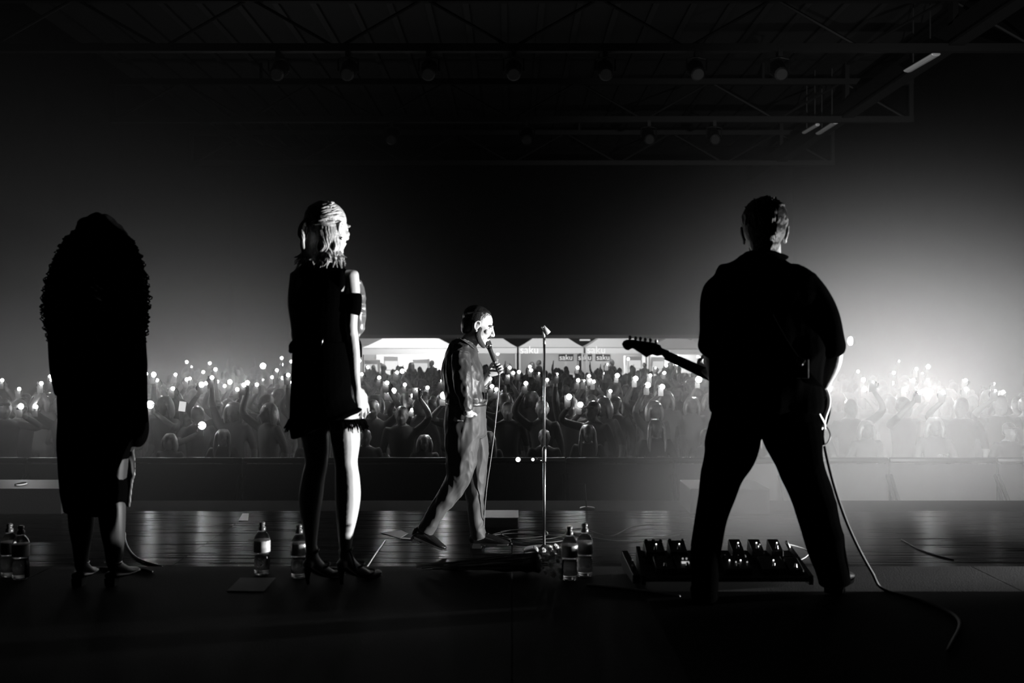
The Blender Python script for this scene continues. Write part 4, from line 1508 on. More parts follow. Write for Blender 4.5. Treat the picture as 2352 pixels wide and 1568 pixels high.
# bunch of flowers lying on the riser, stems to the left
def build_flowers():
    c = P(1262, 1318, 4.90)
    c.z = 1.4
    t = thing('flower_bouquet', 'bunch of white flowers lying on the riser beside the water bottles', 'bouquet', c)
    PET_W = mat('petal', 0.55, 0.6, vary=0.2, vscale=40)
    r = random.Random(23)
    spots = [(1229, 1262, 5.02, .017), (1247, 1264, 5.0, .014), (1262, 1260, 4.99, .015), (1275, 1257, 4.98, .017), (1285, 1268, 4.95, .018), (1268, 1275, 4.92, .018), (1252, 1282, 4.93, .018), (1280, 1290, 4.9, .019), (1262, 1298, 4.88, .018), (1284, 1312, 4.86, .018), (1270, 1322, 4.85, .016), (1240, 1300, 4.91, .016), (1288, 1326, 4.81, .013), (1250, 1316, 4.87, .017), (1230, 1280, 4.98, .015)]
    for px, py, D, R in spots:
        p = P(px, py, D)
        p.z = max(p.z, 1.4 + R)
        b = MB()
        ax = Vector((r.uniform(.1, 1), r.uniform(-1, .2), r.uniform(.0, 1))).normalized()
        M0 = ax.to_track_quat('Z', 'Y').to_matrix()
        for layer, (n, tilt, rr) in enumerate(((5, 25, .75), (6, 50, .95), (7, 75, 1.1))):
            for j in range(n):
                a = 2 * PI * (j + .3 * layer) / n
                M = M0 @ Matrix.Rotation(a, 3, 'Z') @ rot('Y', tilt)
                pet = MB().ell((0, 0, R * .62), (R * .14, R * .42 * rr, R * .5 * rr), nu=8, nv=6)
                b.add([(M @ Vector(v)) + p for v in pet.v], pet.f)
        o = obj('blossom', b, PET_W, t)
        o['kind'] = 'thing'
        del o['kind']
    b = MB()
    for i in range(26):
        a = P(1235 + r.uniform(-6, 30), 1290 + r.uniform(-22, 22), 4.93 + r.uniform(-.04, .04))
        e = P(r.uniform(945, 1060), 1300, 5.02 + r.uniform(-.08, .03))
        e.z = 1.404 + r.uniform(0, .02)
        m = a.lerp(e, .5) + Vector((0, 0, r.uniform(-.01, .012)))
        a.z, m.z = max(a.z, 1.42), max(m.z, 1.41)
        b.tube([a, m, e], [.003, .0028, .002], n=5, sub=4)
    s = obj('stems', b, mat('dark_stems', 0.02, .5), t, norm=False)
    s['kind'] = 'stuff'
    b = MB()
    wpts = [(P(1235, 1290, 4.94), (.05, .055)), (P(1180, 1294, 4.97), (.038, .05)), (P(1100, 1298, 5.0), (.022, .04)), (P(1030, 1302, 5.02), (.014, .035))]
    for p, _ in wpts:
        p.z = max(p.z, 1.402 + _[0])
    b.tube([p for p, _ in wpts], [_ for p, _ in wpts], side=(0, 0, 1), n=16, cap=.3)
    me = clean(b.mesh('wrap'))
    wrinkle(me, .008, (25, 25, 25), 3)
    obj('wrapping', me, mat('dark_wrap', 0.012, .35, spec=.5), t)


build_flowers()


# the guitarist's pedal board
def build_board():
    y0, y1 = 4.71, 5.03
    z0, z1 = 1.432, 1.500
    xa0, xb0 = P(1478, 0, y0).x, P(1862, 0, y0).x
    xa1, xb1 = P(1466, 0, y1).x, P(1815, 0, y1).x
    t = thing('pedalboard', 'slanted black pedalboard on the riser in front of the guitarist', 'pedalboard', ((xa0 + xb0) / 2, (y0 + y1) / 2, 1.4))
    t['label'] = 'slanted black pedalboard full of effect pedals at the guitarist\'s feet'
    BM = mat('board_black', 0.012, .5, spec=.3)
    n = 4
    for i in range(n):
        ya, yb = y0 + (y1 - y0) * i / n, y0 + (y1 - y0) * (i + .86) / n
        za, zb = z0 + (z1 - z0) * i / n, z0 + (z1 - z0) * (i + .86) / n
        L = lambda y: xa0 + (xa1 - xa0) * (y - y0) / (y1 - y0)
        Rr = lambda y: xb0 + (xb1 - xb0) * (y - y0) / (y1 - y0)
        obj('rail', MB().hexa([(L(ya), ya, za - .018), (Rr(ya), ya, za - .018), (Rr(yb), yb, zb - .018), (L(yb), yb, zb - .018), (L(ya), ya, za), (Rr(ya), ya, za), (Rr(yb), yb, zb), (L(yb), yb, zb)]), BM, t, smooth=False)
    for (xa, xb) in ((xa0, xa1), (xb0, xb1)):
        obj('side_panel', MB().hexa([(xa - .01, y0 - .01, 1.402), (xa + .01, y0 - .01, 1.402), (xb + .01, y1 + .01, 1.402), (xb - .01, y1 + .01, 1.402), (xa - .01, y0 - .01, z0 + .012), (xa + .01, y0 - .01, z0 + .012), (xb + .01, y1 + .01, z1 + .014), (xb - .01, y1 + .01, z1 + .014)]), BM, t, smooth=False)
    # the lid of its case lies open at the left
    xl = P(1462, 0, 4.9).x
    obj('case_lid', MB().hexa([(xl - .04, 4.72, 1.402), (xl - .005, 4.72, 1.402), (xl - .02, 5.08, 1.402), (xl - .055, 5.08, 1.402), (xl - .04, 4.72, 1.445), (xl - .005, 4.72, 1.445), (xl - .02, 5.08, 1.485), (xl - .055, 5.08, 1.485)]), BM, t, smooth=False, bevel=.004)
    lx = P(1464, 1297, 4.84)
    for i in range(2):
        obj('latch', MB().box(lx + Vector((-.022 - .006 * i, .015 - .06 * i, .01 - .012 * i)), (.008, .03, .02)), METAL, t, smooth=False)

    def zb(y):
        return z0 + (z1 - z0) * (y - y0) / (y1 - y0)
    sl = math.atan((z1 - z0) / (y1 - y0))
    R = Matrix.Rotation(sl, 3, 'X')
    LED = mat_emit('led_light', 1.0, 2.5)
    LEDd = mat_emit('led_dim', 1.0, 0.5)
    row = 0
    # (px centre, y, width, depth, height, gray, knobs, label, leds)
    specs = [
        (1502, 4.97, .100, .115, .050, .02, 3, 'dark effect pedal at the back left corner of the pedalboard', 1),
        (1555, 4.97, .090, .115, .052, .02, 2, 'effect pedal with two tall knobs, back row beside the left corner one', 1),
        (1620, 4.97, .080, .110, .045, .03, 2, 'effect pedal in the back row behind the guitarist\'s left leg', 0),
        (1690, 4.97, .062, .115, .058, .02, 0, 'black pedal in the back row, first one right of the left leg', 1),
        (1735, 4.97, .062, .115, .058, .02, 0, 'black pedal in the middle of the three raised ones between the legs', 2),
        (1779, 4.97, .060, .115, .058, .02, 0, 'black pedal at the back right corner of the pedalboard', 1),
        (1524, 4.81, .095, .13, .038, .015, 2, 'front row effect pedal near the left end of the pedalboard', 0),
        (1575, 4.81, .110, .13, .040, .02, 2, 'front row pedal with a bright bar, left of the guitarist\'s leg', 0),
        (1690, 4.81, .135, .13, .036, .02, 4, 'wide multi-switch pedal in the front row between the legs', 4),
        (1772, 4.81, .120, .13, .036, .015, 0, 'flat treadle pedal in the front row near the right end', 1),
        (1822, 4.80, .070, .12, .034, .015, 0, 'small flat pedal at the front right corner of the pedalboard', 0),
    ]
    for px, y, w, d, h, g, kn, lab, leds in specs:
        c = P(px, 0, y)
        c.z = zb(y) + .001
        p = thing('effect_pedal', lab, 'effect pedal', c, 'effect pedals on the board')
        pm = mat('pedal_%d' % int(g * 1000), g, .4, spec=.4)

        def L(x, yy, z):
            return c + R @ Vector((x, yy, z))
        obj('housing', MB().hexa([L(-w / 2, -d / 2, 0), L(w / 2, -d / 2, 0), L(w / 2, d / 2, 0), L(-w / 2, d / 2, 0), L(-w / 2 * .94, -d / 2 * .96, h * .72), L(w / 2 * .94, -d / 2 * .96, h * .72), L(w / 2 * .94, d / 2 * .96, h), L(-w / 2 * .94, d / 2 * .96, h)]), pm, p, smooth=False, bevel=.003)
        for i in range(kn):
            xx = (i - (kn - 1) / 2) * w * .72 / max(kn - 1, 1)
            kb = obj('knob', MB().lathe([(.0085, 0), (.0085, .012), (.007, .016)], L(xx, d * .32, h * .95), 12, R), RUBBER, p)
        fs = obj('footswitch', MB().lathe([(.0085, 0), (.0085, .004), (.006, .006), (.006, .016), (.004, .018)], L(0, -d * .28, h * .77), 12, R), METAL, p)
        for i in range(leds):
            xx = (i - (leds - 1) / 2) * w * .2
            obj('led', MB().ell(L(xx + .012, d * .12 - .02 * (i % 2), h * .9 + .003), .0035, nu=8, nv=6), LED if i % 2 == 0 else LEDd, p)
        if 'bright bar' in lab:
            obj('display', MB().box(L(-.005, -.012, h * .86 + .002), (.036, .013, .006), R), LEDd, p, smooth=False)
            for xx in (-.012, .006):
                obj('led', MB().ell(L(xx, .022, h * .92 + .004), .005, nu=8, nv=6), mat_emit('led_faint', 1.0, .3), p)
    # patch cable loop at the right and the lit plug
    q1 = P(1812, 1250, 5.02)
    tt = thing('patch_cable', 'short cable looping out of the right side of the pedalboard', 'cable', q1)
    obj('cable_loop', MB().tube([q1, P(1828, 1254, 5.04), P(1848, 1261, 5.05), P(1857, 1270, 5.02), P(1850, 1279, 4.99), P(1834, 1287, 4.96), P(1820, 1292, 4.94)], .0028, n=8, sub=5), GREYCABLE, tt)
    obj('plug', MB().tube([q1 + Vector((-.012, 0, .012)), q1 + Vector((0, 0, -.014))], [.008, .008], n=10, sub=1), METAL, tt)


build_board()


# sheets of paper
def sheet(corners, z, label, m, name='set_list'):
    pts = []
    for px, py in corners:
        D = (CAM_Z - z) * FPX / (py - 784)
        p = P(px, py, D)
        p.z = z
        pts.append(p)
    c = sum(pts, Vector()) / 4
    up = Vector((0, 0, .0015))
    o = obj(name, MB().hexa([p for p in pts] + [p + up for p in pts]), m, origin=c, smooth=False)
    return tag(o, label, 'paper' if name == 'set_list' else 'tape')


PAPER = mat('paper', 0.45, .7)
sheet([(876, 1223), (921, 1217.5), (938, 1225), (918, 1236)][::-1], 1.002, 'sheet of paper on the stage floor behind the singer\'s rear heel', PAPER)
sheet([(918, 1237), (925, 1234), (946, 1236), (944, 1238.5)][::-1], 1.0045, 'second sheet of paper peeping out under the singer\'s rear shoe', PAPER)
sheet([(521, 1357), (606, 1358), (633, 1327), (552, 1327)], 1.401, 'sheet of paper lying on the black riser left of the blonde woman', mat('paper_dim', 0.30, .8))
sheet([(548, 1195), (570, 1195), (571.5, 1179), (557, 1179)], 1.002, 'small patch of pale tape at the far edge of the stage', mat('pale_tape', 0.8, .5), 'tape_mark')


# low black speakers on the stage lip
def lip_speaker(x0, x1, label, ring):
    y0, y1 = 8.93, 9.52
    a, b_ = P(x0, 0, y0).x, P(x1, 0, y0).x
    z1 = CAM_Z - (1122 - 784) * y0 / FPX
    t = thing('stage_speaker', label, 'speaker', ((a + b_) / 2, (y0 + y1) / 2, 1.0), 'low speakers along the stage lip')
    CM = mat('speaker_cabinet', 0.02, .5, spec=.4, bump=.1, bscale=80)
    obj('cabinet', MB().hexa([(a, y0, 1.001), (b_, y0, 1.001), (b_, y1, 1.001), (a, y1, 1.001), (a, y0, z1), (b_, y0, z1), (b_, y1, z1), (a, y1, z1)]), CM, t, smooth=False, bevel=.01)
    obj('grille', MB().box(((a + b_) / 2, y1 + .008, (1 + z1) / 2), (b_ - a - .06, .012, z1 - 1 - .05)), STEEL, t, smooth=False)
    for s in (a + .07, b_ - .07):
        obj('rubber_foot', MB().lathe([(.02, .999), (.02, 1.003)], (s, y0 + .06, 0), 10), RUBBER, t, smooth=False)
    if ring:
        D = (CAM_Z - z1) * FPX / (1112 - 784)
        c = P(48, 1112, D)
        th = np.linspace(0, 2 * PI, 24, endpoint=False)
        obj('white_ring', MB().tube([Vector((c.x + .047 * math.cos(x), c.y + .075 * math.sin(x), z1 + .002)) for x in th], [(.012, .002)] * 24, side=(0, 0, 0.01), n=6, sub=1, closed=True), mat('white_print', .8, .5), t)
    return t


lip_speaker(-140, 142, 'low black speaker with a white ring on top, at the left edge of the stage', True)
lip_speaker(1586, 1768, 'low black speaker on the stage lip, seen behind the guitarist\'s legs', False)
t = thing('floor_box', 'low black box on the stage floor behind the singer\'s front shoe', 'box', P(1150, 1200, 8.3))
t.location.z = 1.0
ORG[t.name] = Vector(t.location)
xa, xb = P(1112, 0, 8.3).x, P(1190, 0, 8.3).x
obj('box_body', MB().box(((xa + xb) / 2, 8.45, 1.042), (xb - xa, .36, .08)), BLKPAINT, t, smooth=False, bevel=.006)
obj('box_lid', MB().box(((xa + xb) / 2, 8.45, 1.085), (xb - xa + .01, .37, .006)), STEEL, t, smooth=False)

# cables on the floors


def floor_cable(pts, z, r, m, label, name='stage_cable'):
    w = []
    for px, py in pts:
        D = (CAM_Z - z) * FPX / (py - 784)
        p = P(px, py, D)
        p.z = z + r
        w.append(p)
    return cable(name, w, r, m, label, origin=w[0])


floor_cable([(885, 1242), (872, 1260), (858, 1280), (846, 1299), (838, 1310)], 1.0, .005, mat('shiny_cable', .25, .3), 'straight cable on the stage floor between the blonde woman and the singer')
floor_cable([(1100, 1246), (1170, 1239), (1255, 1231), (1235, 1216), (1150, 1222), (1190, 1240), (1275, 1236), (1330, 1215), (1400, 1232), (1450, 1212), (1500, 1205)], 1.014, .005, BLKCABLE, 'dark cable running in loose coils over the stage floor left of the mic stand')
floor_cable([(287, 1225), (289, 1245), (300, 1268), (318, 1285), (345, 1296), (372, 1303)], 1.0, .007, BLKCABLE, 'dark cable curving over the stage floor beside the curly-haired woman')
floor_cable([(725, 1311), (760, 1308), (790, 1304), (830, 1309), (838, 1317), (820, 1326)], 1.4, .004, mat('riser_cable', .12, .5), 'cable lying in a loop on the riser at the blonde woman\'s heels')
floor_cable([(230, 1306), (290, 1305), (330, 1309), (350, 1314)], 1.4, .004, MATS['riser_cable'], 'cable end lying on the riser behind the curly-haired woman\'s right foot')
floor_cable([(2070, 1240), (2110, 1262), (2150, 1276), (2190, 1286)], 1.0, .005, BLKCABLE, 'short dark cable on the stage floor at the right end')
floor_cable([(1350, 1345), (1420, 1352), (1500, 1362), (1560, 1372)], 1.4, .006, MATS['riser_cable'], 'cable on the riser in front of the pedalboard')

# a thin boom arm standing in front of the stage lip
D = 9.3
t = thing('thin_stand', 'thin stand with a short arm at the stage lip behind the middle bottles', 'stand', P(1349, 1178, D))
t.location.z = 0.99
ORG[t.name] = Vector(t.location)
obj('stand_tube', MB().tube([P(1349, 1190, D), P(1346, 1150, D), P(1343, 1112, D)], .007, n=8), STEEL, t)
obj('arm', MB().tube([P(1343, 1112, D), P(1328, 1112, D)], .007, n=8), STEEL, t)
obj('stand_foot', MB().lathe([(.07, .9905), (.07, 1.0), (.01, 1.01)], (t.location.x, D, 0), 16), STEEL, t)
# ------------------------------------------------------------------ barrier in front of the crowd
BAR_D = 11.55
SHEET = mat('barrier_steel', 0.012, .5, metal=.5, bump=.05)
proto = None
for i in range(15):
    x = -8.75 + 1.25 * i
    lab = 'dark steel crowd barrier panel, %s from the left in the line before the stage' % ORD[i]
    if proto is None:
        t = thing('crowd_barrier', lab, 'barrier', (0, 0, 0), 'crowd barrier panels')
        obj('front_sheet', MB().box((0, 0, .58), (1.22, .02, 1.1)), SHEET, t, smooth=False)
        obj('top_rail', MB().tube([(-.61, .02, 1.17), (.61, .02, 1.17)], .035, side=(0, 1, 0), n=10, sub=1, cap=.3), SHEET, t)
        for s in (-.6, .6):
            obj('post', MB().box((s, .02, .58), (.04, .04, 1.14)), SHEET, t, smooth=False)
            obj('strut', MB().tube([(s, .0, 1.0), (s, -.85, .04)], .02, side=(1, 0, 0), n=8, sub=1), SHEET, t)
        obj('floor_plate', MB().box((0, -.42, .012), (1.22, .9, .02)), SHEET, t, smooth=False)
        proto = t
        t.location = (x, BAR_D, 0)
    else:
        copy_tree(proto, (x, BAR_D, 0), lab)
# a small lamp on the barrier; the two tiny ones are glints made to glow
DOT_GLOW = mat_emit('lamp_and_glint', 1.0, 2.5)
for px, py, rr, lab in ((1190, 1055, .028, 'small round white lamp on the crowd barrier left of the mic stand'), (1224, 1055, .018, 'tiny glowing dot for a glint just left of the mic stand, left one of two'), (1243, 1055, .014, 'tiny glowing dot for a glint touching the mic stand, right one of two')):
    p = P(px, py, BAR_D - .05)
    t = thing('barrier_dot', lab, 'lamp', p, 'small lamps on the barrier')
    obj('lamp_body', MB().tube([p + Vector((0, .012, 0)), p + Vector((0, .03, -.05))], rr * .8, n=10, sub=1), BLKPAINT, t)
    obj('lens', MB().ell(p, (rr, .012, rr), nu=14, nv=8), DOT_GLOW, t)

# ------------------------------------------------------------------ the crowd
LOOKS = [
    ('short-haired', 0.028, 0.03), ('long-haired', 0.022, 0.02), ('bun-haired', 0.05, 0.02), ('cap-wearing', 0.02, 0.035), ('shoulder-haired', 0.08, 0.05)]
POSES = [None, 'chest', 1.35, 1.50, 1.65, 1.80, 1.95, 2.05]
CROWD_SKIN = mat('crowd_skin', 0.06, .6, spec=.3)
CROWD_TOP = [mat('crowd_top_%s' % n, v, .8, spec=.15) for n, v in (('a', .008), ('b', .012), ('c', .02), ('d', .010), ('e', .04))]
CROWD_LEG = mat('crowd_trousers', .02, .8, spec=.15)
CROWD_HAIR = [mat('crowd_hair_%s' % n, v, .35, spec=.6, bump=.3, bscale=60) for n, v in (('a', .02), ('b', .05), ('c', .12), ('d', .02), ('e', .09))]


def arm_ik(sh, hand, out):
    sh, hand = Vector(sh), Vector(hand)
    v = hand - sh
    a, c = .30, .28
    L = min(v.length, a + c - .005)
    u = v.normalized()
    x = (a * a - c * c + L * L) / (2 * L)
    h = math.sqrt(max(a * a - x * x, 0))
    o = Vector(out) - Vector(out).dot(u) * u
    o.normalize()
    return sh + u * x + o * h, sh + u * L


def person_mesh(look, pose, voxel=.016, fine=True):
    b = MB()
    Mh = Matrix.Translation((0, -.03, 1.60)) @ Matrix.Rotation(PI, 4, 'Z')
    head_shapes(b, Mh, 1.0, look in (0, 3))
    n1 = 0
    fem = look in (1, 2, 4)
    w = .9 if fem else 1.0
    b.tube([(0, .01, .95), (0, 0, 1.08), (0, -.005, 1.25), (0, 0, 1.38), (0, .005, 1.455), (0, 0, 1.50), (0, -.01, 1.56)], [(.165, .11), (.145 * w, .10), (.165 * w, .115), (.185 * w, .105), (.13 * w, .08), (.055, .055), (.052, .054)], side=(1, 0, 0), n=18)
    for s in (-1, 1):
        b.tube([(s * .085, .0, .97), (s * .10, -.01, .55), (s * .11, .01, .30), (s * .11, .015, .08)], [(.085, .095), (.062, .07), (.055, .06), (.045, .05)], n=12)
        b.tube([(s * .11, .06, .045), (s * .12, -.14, .035)], [(.042, .04), (.045, .03)], n=12, sub=1)
    hands = []
    for s in (-1, 1):
        sh = Vector((s * .185 * w, 0, 1.40))
        if pose == 'chest':
            el, ha = arm_ik(sh, (s * .05, -.30, 1.20), (s * .8, .2, -1))
        elif pose is None or s == 1:
            el, ha = arm_ik(sh, (s * .27, -.05, .86), (s * .3, 1, 0))
        else:
            hz = pose - .10
            hx = -.23 if hz > 1.7 else -.12
            hy = -.16 if hz > 1.7 else -.32
            el, ha = arm_ik(sh, (hx, hy, hz), (s * 1.0, -.25, -.6))
        b.tube([sh + Vector((-s * .03, 0, -.01)), sh, el, ha], [(.062, .062), (.058, .058), (.045, .045), (.030, .028)], side=(0, 1, .2), n=12, sub=4)
        hands.append((s, el, ha))
    me = remesh(b, voxel, 2)
    if fine:
        hb = MB()
        for s, el, ha in hands:
            if pose not in (None, 'chest') and s == -1:
                hand_shapes(hb, ha, (.05, -.12, 1), (.25, -1, 0), thumb=-1, size=.95, curl=(30, 50, 40), spread=2)
            elif pose == 'chest':
                hand_shapes(hb, ha, (-s * .7, -.4, .5), (0, .6, -.6), thumb=s, size=.9)
            else:
                hand_shapes(hb, ha, (0, -.1, -1), (-s, 0, 0), thumb=-s, size=.9)
        bm = bmesh.new()
        bm.from_mesh(me)
        me2 = hb.mesh('h')
        bm.from_mesh(me2)
        bm.to_mesh(me)
        bm.free()
        bpy.data.meshes.remove(me2)
    me.update()
    # cloth and skin by region
    cen = np.empty(len(me.polygons) * 3)
    me.polygons.foreach_get('center', cen)
    cen = cen.reshape(-1, 3)
    idx = np.ones(len(cen), int)
    idx[cen[:, 2] < .93] = 2
    idx[(cen[:, 2] > 1.475) & (np.abs(cen[:, 0]) < .13) & (cen[:, 1] > -.2)] = 0
    for s, el, ha in hands:
        e, h = np.array(el), np.array(ha)
        d = h - e
        L2 = d.dot(d)
        tt = ((cen - e) @ d) / L2
        dist = np.linalg.norm(cen - e - np.clip(tt, 0, 1.7)[:, None] * d, axis=1)
        start = .0 if look in (0, 4) else .75
        idx[(tt > start) & (tt < 1.8) & (dist < .085)] = 0
    me.polygons.foreach_set('material_index', idx.astype(np.int32))
    me.polygons.foreach_set('use_smooth', [True] * len(me.polygons))
    for m_ in (CROWD_SKIN, CROWD_TOP[look], CROWD_LEG):
        me.materials.append(m_)
    me.name = 'person'
    return me


def hair_mesh(look):
    b = MB()
    if look == 0:
        b.ell((0, .005, 1.645), (.083, .100, .086))
        b.ell((0, .045, 1.59), (.074, .06, .06))
    elif look == 1:
        b.ell((0, .005, 1.645), (.086, .104, .088))
        for s in (-1, 1):
            b.tube([(s * .05, .01, 1.70), (s * .088, -.02, 1.63), (s * .098, -.035, 1.52), (s * .105, -.06, 1.40), (s * .10, -.08, 1.30)], [(.03, .03), (.028, .04), (.03, .045), (.032, .035), (.015, .02)], side=(1, 0, 0))
        b.tube([(0, .08, 1.62), (0, .085, 1.5), (0, .11, 1.38)], [(.08, .04), (.09, .045), (.08, .02)], side=(1, 0, 0))
    elif look == 2:
        b.ell((0, .005, 1.645), (.084, .102, .086))
        b.ell((0, .045, 1.59), (.072, .06, .05))
        b.ell((0, .075, 1.735), (.045, .045, .042))
    elif look == 3:
        b.ell((0, .005, 1.648), (.086, .104, .088))
        b.tube([(0, -.09, 1.665), (0, -.17, 1.655)], [(.075, .012), (.06, .008)], side=(1, 0, 0), n=12)
        b.ell((0, .05, 1.59), (.073, .055, .055))
    else:
        b.ell((0, .005, 1.645), (.088, .106, .090))
        for s in (-1, 1):
            b.tube([(s * .05, .01, 1.70), (s * .09, .0, 1.63), (s * .102, .0, 1.54), (s * .10, .0, 1.47)], [(.03, .04), (.03, .06), (.032, .06), (.02, .04)], side=(1, 0, 0))
        b.tube([(0, .08, 1.62), (0, .085, 1.5)], [(.08, .04), (.09, .04)], side=(1, 0, 0))
    me = remesh(b, .013, 2)
    # keep the face free
    bm = bmesh.new()
    bm.from_mesh(me)
    kill = [f for f in bm.faces if (lambda c: (c.y < -.052 and c.z < 1.675 and abs(c.x) < .062 and c.z > 1.49 and look != 3) or (look == 3 and c.y < -.06 and c.z < 1.640 and abs(c.x) < .07))(f.calc_center_median())]
    bmesh.ops.delete(bm, geom=kill, context='FACES')
    bm.to_mesh(me)
    bm.free()
    me.polygons.foreach_set('use_smooth', [True] * len(me.polygons))
    me.materials.append(CROWD_HAIR[look])
    me.name = 'hair'
    return me


HAIRS = [hair_mesh(l) for l in range(5)]
PM = {}


def pmesh(look, pose):
    if (look, pose) not in PM:
        PM[(look, pose)] = person_mesh(look, pose)
    return PM[(look, pose)]


# phone torches, read off the photograph: px, py, strength
PH = """5,873 44,893 95,880 115,864 118,872 48,933,b 83,934 24,998,c 336,858 353,860,b 361,873 403,860 397,892 429,831 440,842,s 429,871 436,869 482,834 467,854 495,848 487,867 499,876 463,883,b 473,880 528,877,b 516,886 545,894 568,879,b 560,884 590,883 604,840,c 625,866 636,850 647,822 647,837 649,868 662,861 604,872,s 669,830 669,878,s 561,918,c 345,929,c 464,977,c
845,843 831,859 871,867 889,879 893,897,b 904,897,b 924,852,b 912,855 930,883 948,908 957,894,s 982,890 1013,874,s 1020,908,c 947,941 873,962,c 826,828 1126,870 1130,887 1140,894 1171,844 1179,856 1169,863,s 1192,854 1217,842 1220,850 1238,857,s 1208,880
1257,872 1280,859,s 1307,911,b 1327,844 1328,873 1342,874,s 1353,863 1356,873 1364,876 1333,929,b 1363,926,b 1390,858 1395,836,s 1402,898 1418,862,b 1460,869,b 1488,884,b 1494,862 1506,845,s 1521,888,b 1526,856 1530,839 1555,836 1605,871,c 1609,832
1971,853 1983,872,b 1986,893,b 2006,877,s 1903,892,c 2053,856 2049,879,b 2065,829,s 2079,894,b 2105,847 2132,842,b 2098,873 2131,872 2119,857,s 2112,901 2134,900,c 2166,901 2218,873 2219,893 2226,910,b 2284,881,s 2286,897,s 2304,900 2297,937""".split()
phones = []
rr = random.Random(77)
for s in PH:
    f = s.split(',')
    phones.append((float(f[0]), float(f[1]), f[2] if len(f) > 2 else 'n'))

placed = []          # (x, y, top, look, pose, scale, phone?)
ROW = .62


def free(x, y, gap):
    return all((x - a[0]) ** 2 + (y - a[1]) ** 2 > gap * gap for a in placed)


targets = []
for px, py, st_ in phones:
    cands = []
    for hz in np.arange(1.40, 2.26, .0125):
        D = (CAM_Z - hz) * FPX / (py - 784)
        if not 12.45 <= D <= 30.5:
            continue
        pose = min((p for p in POSES if not isinstance(p, str) and p), key=lambda p: abs(p * 1.03 - hz))
        sc = hz / pose
        if not .93 <= sc <= 1.10:
            continue
        low = D - 12.45 if hz < 1.85 else 0
        cost = abs(sc - 1.02) * 4 + max(0, low) * 3
        for mir in (1, -1):
            for ang in (-40, -20, 0, 20, 40):
                cands.append((cost + rr.uniform(0, 1.2) + abs(ang) * .006, hz, D, pose, sc, mir, math.radians(ang)))
    cands.sort()
    done = False
    for gap in (.62, .54, .47, .40, .33, .2, 0):
        for _, hz, D, pose, sc, mir, ang in cands:
            p = P(px, py, D)
            hx = (-.23 if pose - .10 > 1.7 else -.12) + .02
            hy = (-.16 if pose - .10 > 1.7 else -.32) - .06
            ox, oy = hx * sc * mir, hy * sc
            bx, by = p.x - (ox * math.cos(ang) - oy * math.sin(ang)), p.y - (ox * math.sin(ang) + oy * math.cos(ang))
            if by > 12.2 and abs(bx) < HX - .35 and free(bx, by, gap):
                placed.append([bx, by, 1.72 * sc, rr.randrange(5), pose, sc, len(targets), mir, ang])
                targets.append((p, st_, sc))
                done = True
                break
        if done:
            break
N_PH = len(targets)


def blocks(x, y, top):
    for p, st_, sc in targets:
        if y < p.y - .1:
            lx = p.x * y / p.y
            lz = CAM_Z + (p.z - CAM_Z) * y / p.y
            if abs(lx - x) < .30 and lz < top + .04:
                return True
    return False


# people seen clearly near the front, then the rest of the rows
hand_picked = [(1507, 962, 12.3, 1), (1422, 915, 13.6, 4), (1350, 975, 12.25, 1), (1425, 1003, 12.2, 0), (1250, 985, 12.3, 0), (627, 990, 12.35, 0), (975, 998, 12.3, 4), (1565, 985, 12.3, 0), (2080, 965, 12.6, 1), (2180, 960, 12.6, 0), (540, 985, 12.4, 1), (390, 995, 12.3, 4), (715, 985, 12.4, 2), (1120, 990, 12.3, 1), (895, 985, 12.35, 0), (1990, 965, 12.4, 4), (2290, 970, 12.4, 3)]
for px, py, D, look in hand_picked:
    p = P(px, py, D)
    sc = p.z / 1.73
    for dx in (0, .15, -.15, .3, -.3):
        if free(p.x + dx, D, .5):
            placed.append([p.x + dx, D, p.z, look, rr.choice([None, None, 'chest']), sc, -1, 1, rr.uniform(-.2, .2)])
            break
D = 12.25
row = 0
while D < 30 and len(placed) < 296:
    half = min(HX - .5, D * 1176 / FPX + .5)
    x = -half + rr.uniform(0, .4)
    while x < half and len(placed) < 296:
        xx, yy = x + rr.uniform(-.1, .1), D + rr.uniform(-.12, .12)
        sc = rr.uniform(.93, 1.05)
        if free(xx, yy, .56) and not blocks(xx, yy, 1.74 * sc):
            placed.append([xx, yy, 1.73 * sc, rr.randrange(5), rr.choice([None, None, None, 'chest', 'chest']), sc, -1, 1, rr.uniform(-.25, .25)])
        x += rr.uniform(.56, .72)
    D += ROW + .02 * row
    row += 1
D_END = D

# build them, row by row so that each label can say where the person stands
rows_ = {}
for i, a in enumerate(placed):
    rows_.setdefault(int((a[1] - 12.0) / .9), []).append(i)
order = {}
for k_, (rk, ids) in enumerate(sorted(rows_.items())):
    for j, i in enumerate(sorted(ids, key=lambda i: placed[i][0])):
        order[i] = (k_, j)
DO = {None: 'listening', 'chest': 'with hands at the chest'}
for i, (x, y, top, look, pose, sc, ph, mir, ang) in enumerate(placed):
    k_, j = order[i]
    rown = 'front row' if k_ == 0 else ORD[k_] + ' row'
    act = 'holding up a lit phone' if ph >= 0 else DO[pose]
    lab = '%s person %s in the crowd\'s %s, %s from the left' % (LOOKS[look][0], act, rown, ordinal(j))
    o = bpy.data.objects.new('person', pmesh(look, pose))
    COL.objects.link(o)
    o.location = (x, y, 0)
    o.scale = (sc * mir, sc, sc)
    o.rotation_euler = (0, 0, ang)
    tag(o, lab, 'person', 'people in the crowd')
    h = bpy.data.objects.new('hair', HAIRS[look])
    COL.objects.link(h)
    h.parent = o

